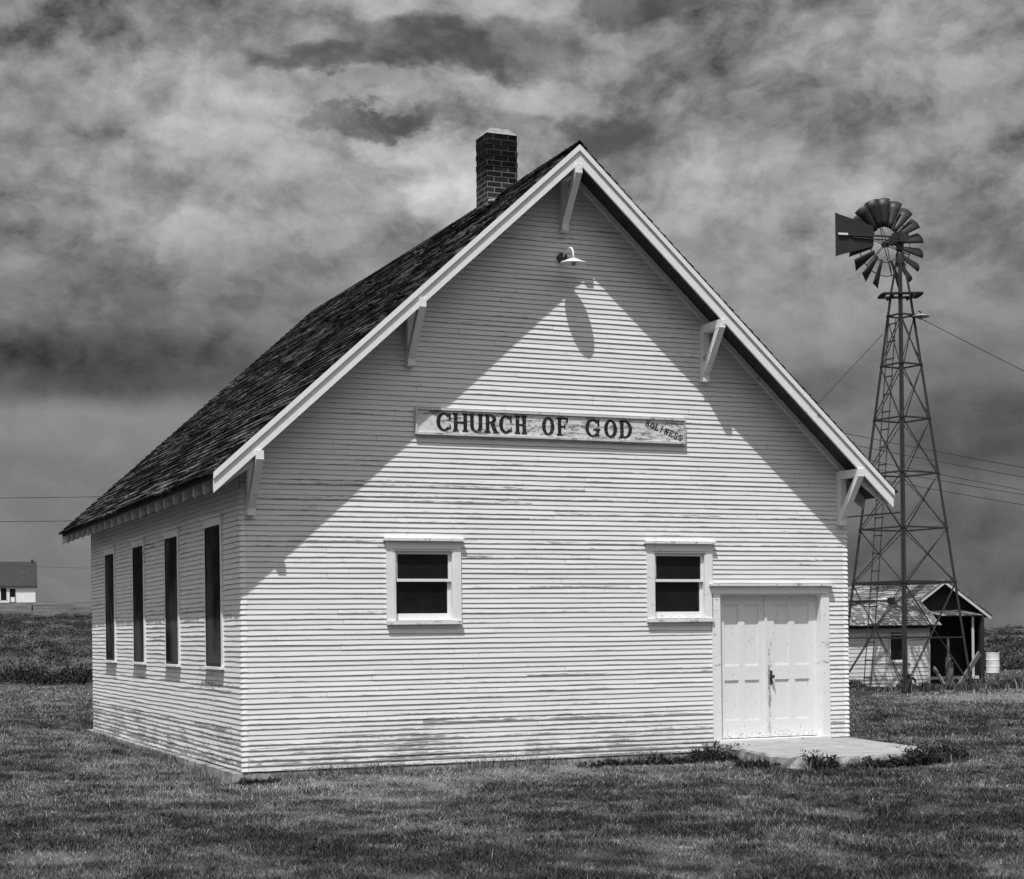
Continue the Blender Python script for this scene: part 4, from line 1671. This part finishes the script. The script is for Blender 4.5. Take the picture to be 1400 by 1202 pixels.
# wing
WX0, WX1 = -4.1, -1.05
WYF = -1.05
WE, WT = 1.66, 2.36
m = MB()
ye, yt = WYF - 0.22, yF - 0.04
xr = WX1 + 0.22
m.add([(WX0 - 0.1, ye, WE), (xr, ye, WE), (xr, yt, WT), (WX0 - 0.1, yt, WT), (WX0 - 0.1, ye, WE - 0.045), (xr, ye, WE - 0.045), (xr, yt, WT - 0.05), (WX0 - 0.1, yt, WT - 0.05)],
      [(0, 1, 2, 3), (7, 6, 5, 4), (0, 4, 5, 1), (1, 5, 6, 2), (2, 6, 7, 3), (3, 7, 4, 0)])
wr = m.build('wing_roof', M['dark_wood'], shed)
up4 = Vector((yt - ye, 0, WT - WE))
L4 = up4.length
up4.normalize()
o = shingles('shingles', 1, 73, wr, -xr - 0.01, -(WX0 - 0.1), ye, WE + 0.006, up4, Vector((-up4.z, 0, up4.x)), L4, 0.125, M['shed_shingle'], lambda x: x, 0.09, 0.2, 0.03, 0.018)
for v in o.data.vertices:
    x, y, z = v.co
    v.co = (-y, x, z)
SWX0, SWX1, SWZ0, SWZ1 = -2.19, -1.72, 0.74, 1.40
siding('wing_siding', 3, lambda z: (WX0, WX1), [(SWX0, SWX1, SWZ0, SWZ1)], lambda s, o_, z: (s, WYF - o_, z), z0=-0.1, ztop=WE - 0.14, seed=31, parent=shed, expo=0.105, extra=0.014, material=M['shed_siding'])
m = MB()
m.box(WX0, WX1 - 0.01, yF - 0.14, yF - 0.10, -0.1, WT - 0.14)
m.add([(WX1, WYF + 0.003, -0.1), (WX1, yt - 0.06, -0.1), (WX1, yt - 0.06, WT - 0.11), (WX1, WYF + 0.003, WE + 0.08)], [(0, 1, 2, 3)])
m.add([(WX0, WYF + 0.003, -0.1), (WX0, yt - 0.06, -0.1), (WX0, yt - 0.06, WT - 0.11), (WX0, WYF + 0.003, WE + 0.08)], [(3, 2, 1, 0)])
m.build('wing_wall', M['dark_wood'], shed)
m = MB()
m.box(WX1 - 0.06, WX1 + 0.008, WYF - 0.024, WYF + 0.01, -0.1, WE - 0.05)
m.build('corner_board', M['shed_trim'], shed)
m = MB()
c = 0.055
m.box(SWX0 - c, SWX0, WYF - 0.026, WYF, SWZ0 - 0.04, SWZ1 + 0.04)
m.box(SWX1, SWX1 + c + 0.02, WYF - 0.026, WYF, SWZ0 - 0.04, SWZ1 + 0.04)
m.box(SWX0, SWX1, WYF - 0.025, WYF, SWZ1, SWZ1 + 0.04)
m.box(SWX0 - c - 0.02, SWX1 + c + 0.03, WYF - 0.05, WYF, SWZ0 - 0.09, SWZ0 - 0.041)
w = m.build('window', M['shed_trim'], shed)
m = MB()
m.box(SWX0 - 0.01, SWX1 + 0.01, WYF + 0.03, WYF + 0.04, SWZ0 - 0.045, SWZ1 + 0.02)
m.build('pane', M['glass'], w)
m = MB()
m.box(-1.80, -1.64, -0.28, -0.12, 2.0, 2.42)
m.build('vent_stack', M['iron'], shed)

# post and leaning planks in front of the porch
def gpt(px, py, d, z):
    p = dirpt(px, py, d)
    return Vector((p.x, p.y, z))


tp = empty('timber_post', gpt(1297, 936, 42.6, -0.1))
tag(tp, 'short grey timber post standing before the dark porch of the pump house', 'post')
m = MB()
m.box(-0.05, 0.05, -0.05, 0.05, 0, 0.92)
m.box(-0.02, 0.02, -0.02, 0.02, 0.92, 1.40)
m.build('post', M['old_wood'], tp)
m = MB()
m.box(0.05, 0.13, -0.03, 0.03, 0.0, 0.8)
m.build('side_board', M['old_wood'], tp)
m = MB()
p, q_ = dirpt(1339, 893, 43.6), dirpt(1311, 938, 42.9)
m.bar(p, q_, 0.05, 0.13)
tag(m.build('plank', M['old_wood']), 'grey plank leaning against the dark porch post of the pump house', 'plank')
m = MB()
p, q_ = dirpt(1277, 913, 43.6), dirpt(1292, 938, 42.9)
m.bar(p, q_, 0.05, 0.09)
tag(m.build('plank', M['old_wood']), 'short plank leaning at the right corner of the white pump house wing', 'plank')

ba = empty('barrel', gpt(1357.5, 919, 55.0, 0.0))
bz = dirpt(1357.5, 920, 55.0).z
ba.location.z = bz
tag(ba, 'white steel drum standing in grass right of the pump house', 'barrel')
m = MB()
hh = 0.66
m.lathe([(0.20, 0.0), (0.215, 0.0), (0.218, 0.02), (0.212, 0.03), (0.212, 0.20), (0.224, 0.215), (0.212, 0.23), (0.212, 0.42), (0.224, 0.435), (0.212, 0.45), (0.212, 0.63), (0.219, 0.645), (0.215, 0.66), (0.205, 0.66), (0.20, 0.645), (0.02, 0.645)], 28)
m.build('drum', M['barrel'], ba, smooth=False)
m = MB()
m.lathe([(0.02, 0.0), (0.03, 0.0), (0.03, 0.018), (0.02, 0.018)], 10, (0.11, -0.06, 0.645))
m.build('bung', M['iron'], ba)

# ------------------------------------------------------------------ far farmhouse
fh_base = dirpt(20, 823.5, 272)
fh = empty('farmhouse', fh_base, -YAW + math.radians(15.5))
tag(fh, 'small white farmhouse with dark roof on the far hilltop at left', 'house')
pm = 272 / 2299.3
m = MB()
X0, X1 = -9.5, 27.5 * pm
m.box(X0, X1, 0, 6.0, -1.0, 22.5 * pm)
fw1 = m.build('wall', M['fascia'], fh)
m = MB()
hz, rz = 22.3 * pm, 56.5 * pm
m.add([(X0 - .3, -0.4, hz), (X1 + 0.25, -0.4, hz), (X1 + 0.25, 3.0, rz), (X0 - .3, 3.0, rz), (X1 + 0.25, 6.4, hz), (X0 - .3, 6.4, hz),
       (X0 - .3, -0.4, hz - .15), (X1 + 0.25, -0.4, hz - .15), (X1 + 0.25, 6.4, hz - .15), (X0 - .3, 6.4, hz - .15)],
      [(0, 1, 2, 3), (3, 2, 4, 5), (1, 7, 8, 4, 2), (0, 3, 5, 9, 6), (0, 6, 7, 1), (6, 9, 8, 7)])
fr = m.build('roof', M['far_roof'], fh)
m = MB()
m.box(2.6, 3.0, 2.8, 3.2, rz - 0.2, rz + 0.35)
m.build('chimney', M['far_roof'], fr)


def fwin(a, b, z0, z1, name):
    m = MB()
    t = 0.13
    m.box(a - t, a, -0.05, 0, z0, z1)
    m.box(b, b + t, -0.05, 0, z0, z1)
    m.box(a - t, b + t, -0.051, 0, z1, z1 + t)
    w = m.build(name, M['fascia'], fh)
    m = MB()
    m.box(a, b, -0.03, -0.004, z0, z1)
    m.build('pane', M['glass'], w)
    return w


fwin(-18 * pm, -10.5 * pm, 3 * pm, 19.5 * pm, 'window')
dr = fwin(-6.5 * pm, 1.5 * pm, 0.0, 18.5 * pm, 'door')
m = MB()
m.box(-5.2 * pm, 0.2 * pm, -0.06, -0.031, 0.3 * pm, 7 * pm)
m.build('door_panel', M['fascia'], dr)

for (px, pyb, hpx, d, lab) in ((44, 839.5, 12, 190, 'dark fence post on the hill just right of the far farmhouse'),
                               (101.5, 840.5, 9, 195, 'dark fence post on the hill nearest the church wall'),
                               (1379, 860, 8, 140, 'lone dark post on the right horizon beyond the barrel')):
    b = dirpt(px, pyb, d)
    k = d / 2299.3
    m = MB()
    gzb = float(height(np.array([b.x]), np.array([b.y]))[0])
    m.tube([(0, 0, -0.3), (0.02, 0, hpx * k * 0.6), (0.03, 0, hpx * k)], 0.10, 7, 0.08)
    o = m.build('fence_post', M['dark_wood'], loc=(b.x, b.y, min(b.z, gzb + 0.3) if abs(b.z - gzb) > 0.6 else b.z))
    tag(o, lab, 'fence post')

# ------------------------------------------------------------------ vegetation
def blades(px, py, pz, hgt, wid, lean, dry):
    """one curved two-triangle blade per entry"""
    n = len(px)
    th_ = RNG.uniform(0, 2 * np.pi, n)
    wx, wy = np.cos(th_) * wid / 2, np.sin(th_) * wid / 2
    ph_ = RNG.uniform(0, 2 * np.pi, n)
    lx, ly = np.cos(ph_) * lean * hgt, np.sin(ph_) * lean * hgt
    V = np.empty((n, 5, 3))
    V[:, 0] = np.stack([px - wx, py - wy, pz - 0.01], -1)
    V[:, 1] = np.stack([px + wx, py + wy, pz - 0.01], -1)
    V[:, 2] = np.stack([px + wx * 0.75 + lx * 0.3, py + wy * 0.75 + ly * 0.3, pz + hgt * 0.6], -1)
    V[:, 3] = np.stack([px - wx * 0.75 + lx * 0.3, py - wy * 0.75 + ly * 0.3, pz + hgt * 0.6], -1)
    V[:, 4] = np.stack([px + lx, py + ly, pz + hgt], -1)
    b = (np.arange(n) * 5)[:, None]
    F = (b + np.array([0, 1, 2, 0, 2, 3, 3, 2, 4])).reshape(-1)
    return V.reshape(-1, 3), F, np.repeat(dry, 5)


def outside_church(x, y):
    inside = (x > -0.155) & (x < CW + 0.03) & (y > -0.01) & (y < CL + 0.05)
    slab = (x > 6.2) & (x < 8.36) & (y > -2.42) & (y < 0.05)
    return ~(inside | slab)


parts = []
for (d0, d1, n, hs, ws) in ((6.5, 13.0, 330000, 0.036, 0.0050), (13.0, 18.0, 260000, 0.037, 0.0066), (18.0, 26.0, 230000, 0.042, 0.0095), (26.0, 40.0, 165000, 0.05, 0.016), (40.0, 63.0, 125000, 0.06, 0.026)):
    d = np.sqrt(RNG.uniform(d0 ** 2, d1 ** 2, n))
    wide = RNG.random(n) < 0.30              # thinner grass well to the sides
    a = np.where(wide, np.sign(RNG.random(n) - 0.5) * RNG.uniform(0.37, 0.85, n), RNG.uniform(-0.38, 0.38, n))
    x = cx + RT.x * np.sin(a) * d + FW.x * np.cos(a) * d
    y = cy + RT.y * np.sin(a) * d + FW.y * np.cos(a) * d
    k = outside_church(x, y) & (sageness(x, y) < 0.6)
    x, y, d = x[k], y[k], d[k]
    dr_ = dryness(x, y)
    thick = np.clip(0.5 + 1.7 * (fbm(x * 2.1, y * 2.1, 61, 3) - 0.5), 0, 1)
    k = RNG.random(len(x)) < np.clip(0.35 + 1.1 * (1 - dr_) * thick * 1.6, 0.25, 1)
    x, y, d, dr_, thick = x[k], y[k], d[k], dr_[k], thick[k]
    hg = hs * RNG.uniform(0.5, 1.35, len(x)) * (0.45 + 1.1 * thick) * (1.15 - 0.45 * dr_)
    tall = RNG.random(len(x)) < 0.008
    hg = np.where(tall, hg * RNG.uniform(1.6, 2.6, len(x)), hg)
    wd = ws * RNG.uniform(0.6, 1.3, len(x))
    dr2 = np.clip(dr_ + RNG.normal(0, 0.12, len(x)) + 0.35 * tall, 0, 1)
    parts.append(blades(x, y, height(x, y), hg * 0.82, wd, RNG.uniform(0.2, 1.6, len(x)), dr2))
n = 5200                                    # unmown fringe against the foundation and the step
t = RNG.random(n)
side_ = RNG.random(n)
ex = np.where(side_ < 0.55, 0.1 + 6.2 * t, np.where(side_ < 0.85, -0.17 - np.abs(RNG.normal(0, 0.07, n)), 6.1 + 2.3 * t))
ey = np.where(side_ < 0.55, -0.05 - np.abs(RNG.normal(0, 0.09, n)), np.where(side_ < 0.85, 10.8 * t ** 1.5, -2.54 - np.abs(RNG.normal(0, 0.07, n))))
patch_ = fbm(ex * 1.3, ey * 1.3, 91, 3)
k = RNG.random(n) < np.clip(2.6 * (patch_ - 0.30), 0.05, 1)
ex, ey, patch_ = ex[k], ey[k], patch_[k]
parts.append(blades(ex, ey, height(ex, ey), RNG.uniform(0.05, 0.17, len(ex)) * (0.35 + patch_), RNG.uniform(0.004, 0.009, len(ex)), RNG.uniform(0.1, 0.8, len(ex)), np.clip(RNG.normal(0.45, 0.25, len(ex)), 0, 1)))
off = 0
Vs, Fs, Ds = [], [], []
for V, F, D in parts:
    Vs.append(V)
    Fs.append(F + off)
    Ds.append(D)
    off += len(V)
grass = raw_mesh('grass', np.concatenate(Vs), np.concatenate(Fs), 3, M['grass'], {'dry': np.concatenate(Ds)})
kind(grass, 'stuff')
grass['label'] = 'short mown prairie grass, green and straw coloured, round the church'
grass['category'] = 'grass'


def shrubs(l, d, rad_, hgt_, m, dry):
    """leafy low domes made of small leaf sprays"""
    n = len(l)
    x = cx + RT.x * l + FW.x * d
    y = cy + RT.y * l + FW.y * d
    z = height(x, y)
    u = RNG.uniform(0, 2 * np.pi, (n, m))
    rr2 = np.sqrt(RNG.random((n, m)))
    top_ = np.sqrt(np.clip(1 - rr2 ** 2, 0, 1)) * RNG.uniform(0.25, 1.05, (n, m))
    lob = 1 + 0.35 * np.sin(3 * u + RNG.uniform(0, 6.28, (n, 1)))
    X_ = x[:, None] + np.cos(u) * rr2 * rad_[:, None] * lob
    Y_ = y[:, None] + np.sin(u) * rr2 * rad_[:, None] * lob
    Z_ = z[:, None] + top_ * hgt_[:, None]
    c = np.stack([X_, Y_, Z_], -1).reshape(-1, 3)
    s = (rad_[:, None] * RNG.uniform(0.06, 0.17, (n, m))).reshape(-1)
    a1 = RNG.normal(size=(n * m, 3))
    a1 /= np.linalg.norm(a1, axis=1)[:, None]
    a2 = np.cross(a1, RNG.normal(size=(n * m, 3)))
    a2 /= np.linalg.norm(a2, axis=1)[:, None]
    a1[:, 2] = np.abs(a1[:, 2]) + 0.3
    V = np.stack([c - a2 * s[:, None] * 0.5, c + a2 * s[:, None] * 0.5, c + a1 * s[:, None] * 1.3], 1).reshape(-1, 3)
    F = np.arange(len(V))
    return V, F, np.repeat(np.repeat(dry, m), 3)


P = []
# left hillside
n = 2600
d = np.sqrt(RNG.uniform(55 ** 2, 172 ** 2, n))
l = RNG.uniform(-0.42, -0.06, n) * d
sz = RNG.uniform(0.25, 0.62, n)
P.append(shrubs(l, d, sz, sz * RNG.uniform(0.5, 0.85, n), 85, np.clip(RNG.normal(0.32, 0.25, n), 0, 1)))
# thick front row along the lawn edge
n = 330
l = RNG.uniform(-26, -3, n)
d = 55.6 + RNG.uniform(0, 4.0, n)
sz = RNG.uniform(0.3, 0.6, n)
P.append(shrubs(l, d, sz, sz * RNG.uniform(0.6, 0.95, n), 120, np.clip(RNG.normal(0.18, 0.15, n), 0, 1)))
# behind the church
n = 1400
d = np.sqrt(RNG.uniform(58 ** 2, 160 ** 2, n))
l = RNG.uniform(-0.06, 0.11, n) * d
sz = RNG.uniform(0.3, 0.65, n)
P.append(shrubs(l, d, sz, sz * RNG.uniform(0.5, 0.85, n), 50, np.clip(RNG.normal(0.30, 0.25, n), 0, 1)))
# right plain
n = 1500
d = 60.5 + 240 * RNG.random(n) ** 2.2
l = RNG.uniform(0.10, 0.42, n) * d
sz = RNG.uniform(0.25, 0.6, n) * (1 + d / 300)
P.append(shrubs(l, d, sz, sz * RNG.uniform(0.45, 0.75, n), 80, np.clip(RNG.normal(0.30, 0.25, n), 0, 1)))
off = 0
Vs, Fs, Ds = [], [], []
for V, F, D in P:
    Vs.append(V)
    Fs.append(F + off)
    Ds.append(D)
    off += len(V)
sage = raw_mesh('sagebrush', np.concatenate(Vs), np.concatenate(Fs), 3, M['sage'], {'dry': np.concatenate(Ds)})
kind(sage, 'stuff')
sage['label'] = 'dark sagebrush covering the hillside and plain beyond the lawn'
sage['category'] = 'sagebrush'


def weed_mesh(name, seed, n, w, dpt, h, material, leafy=0.5):
    rg = np.random.default_rng(seed)
    V, F = [], []
    ns = max(4, int(n / 7))
    ph = rg.uniform(0, 6.28, 4)
    for s in range(ns):
        bx, by = rg.uniform(-w, w), rg.uniform(-dpt, dpt)
        L = max(w, dpt)
        u = (bx if w >= dpt else by) * 9.0
        k = 0.5 + 0.3 * math.sin(u + ph[0]) + 0.25 * math.sin(2.3 * u + ph[1]) + 0.1 * math.sin(5.1 * u + ph[2])
        k = min(1.0, max(0.16, k)) * (1 - 0.55 * (max(abs(bx) / w, abs(by) / dpt)) ** 3)
        hh = h * k * rg.uniform(0.45, 1.15)
        lx, ly = rg.normal(0, 0.4) * hh, rg.normal(0, 0.4) * hh
        pts = [(bx + lx * t * t, by + ly * t * t, hh * t - 0.02) for t in (0, 0.35, 0.7, 1.0)]
        wd = 0.006
        th = rg.uniform(0, 3.14)
        dx_, dy_ = math.cos(th) * wd, math.sin(th) * wd
        b = len(V)
        for i, p in enumerate(pts):
            f = 1 - 0.8 * i / 3
            V += [(p[0] - dx_ * f, p[1] - dy_ * f, p[2]), (p[0] + dx_ * f, p[1] + dy_ * f, p[2])]
        for i in range(3):
            F.append((b + 2 * i, b + 2 * i + 1, b + 2 * i + 3, b + 2 * i + 2))
        for q_ in range(16):
            t = rg.uniform(0.12, 1.0)
            c = np.array([bx + lx * t * t, by + ly * t * t, hh * t])
            a = rg.normal(size=3)
            a[2] = abs(a[2]) * 0.8 + 0.15
            a /= np.linalg.norm(a)
            s2 = np.cross(a, rg.normal(size=3))
            s2 /= np.linalg.norm(s2)
            ln = rg.uniform(0.018, 0.055) * (1 + leafy)
            lw = ln * rg.uniform(0.06, 0.16)
            b = len(V)
            V += [tuple(c), tuple(c + a * ln * 0.5 + s2 * lw), tuple(c + a * ln), tuple(c + a * ln * 0.5 - s2 * lw)]
            F.append((b, b + 1, b + 2, b + 3))
    me = bpy.data.meshes.new(name)
    me.from_pydata(V, [], F)
    me.materials.append(material)
    o = bpy.data.objects.new(name, me)
    C.objects.link(o)
    return o


def gz1(x, y):
    return float(height(np.array([x]), np.array([y]))[0])


WEEDS = [  # x, y, half width, half depth, height, count, label
    (6.25, -0.55, 0.42, 0.25, 0.32, 1100, 'dark leafy weeds at the inner left end of the concrete step'),
    (5.55, -0.75, 0.55, 0.20, 0.17, 800, 'low dark weeds along the church wall left of the step'),
    (4.55, -0.72, 0.45, 0.14, 0.10, 400, 'sparse weeds under the siding below the right window'),
    (6.00, -1.75, 0.22, 0.24, 0.15, 500, 'low weeds against the curved left edge of the step'),
    (6.42, -2.52, 0.18, 0.13, 0.36, 700, 'tallest dark weed standing in front of the step'),
    (6.93, -2.66, 0.22, 0.13, 0.20, 480, 'small weeds at the middle of the front step edge'),
    (7.40, -2.64, 0.26, 0.14, 0.28, 900, 'dark weeds by the right half of the step front'),
    (7.85, -2.52, 0.26, 0.16, 0.30, 1000, 'dark weeds by the right front corner of the step'),
    (8.42, -2.20, 0.26, 0.24, 0.30, 1000, 'dark clump beyond the right tip of the step'),
    (8.75, -1.5, 0.22, 0.45, 0.18, 600, 'low weeds along the far right side of the step'),
    (0.08, -0.42, 0.22, 0.10, 0.10, 420, 'dark tuft at the near corner of the church foundation'),
]
for i, (x, y, w, dp, h, n, lab) in enumerate(WEEDS):
    o = weed_mesh('weed_clump', 200 + i, n, w, dp, h, M['weed'])
    o.location = (x, y, gz1(x, y))
    tag(o, lab, 'weeds')

# weeds and tall grass round the tower and pump house: one uncountable belt
n = 9000
l = RNG.uniform(8.0, 13.4, n)
d = 43.8 + RNG.normal(0, 0.5, n) - 1.3 * np.exp(-((l - 10.0) / 1.6) ** 2)
x = cx + RT.x * l + FW.x * d
y = cy + RT.y * l + FW.y * d
clump = fbm(l * 1.6, d * 0.6, 81, 2)
hg = 0.07 + 0.95 * np.clip(clump - 0.42, 0, 1) * RNG.uniform(0.3, 1.2, n)
V, F, D = blades(x, y, height(x, y), hg, RNG.uniform(0.02, 0.05, n), RNG.uniform(0.1, 0.6, n), np.clip(RNG.normal(0.25, 0.2, n), 0, 1))
tw = raw_mesh('tall_weeds', V, F, 3, M['pale_weed'], {'dry': D})
kind(tw, 'stuff')
tw['label'] = 'tall weeds growing round the windmill legs and pump house'
tw['category'] = 'weeds'
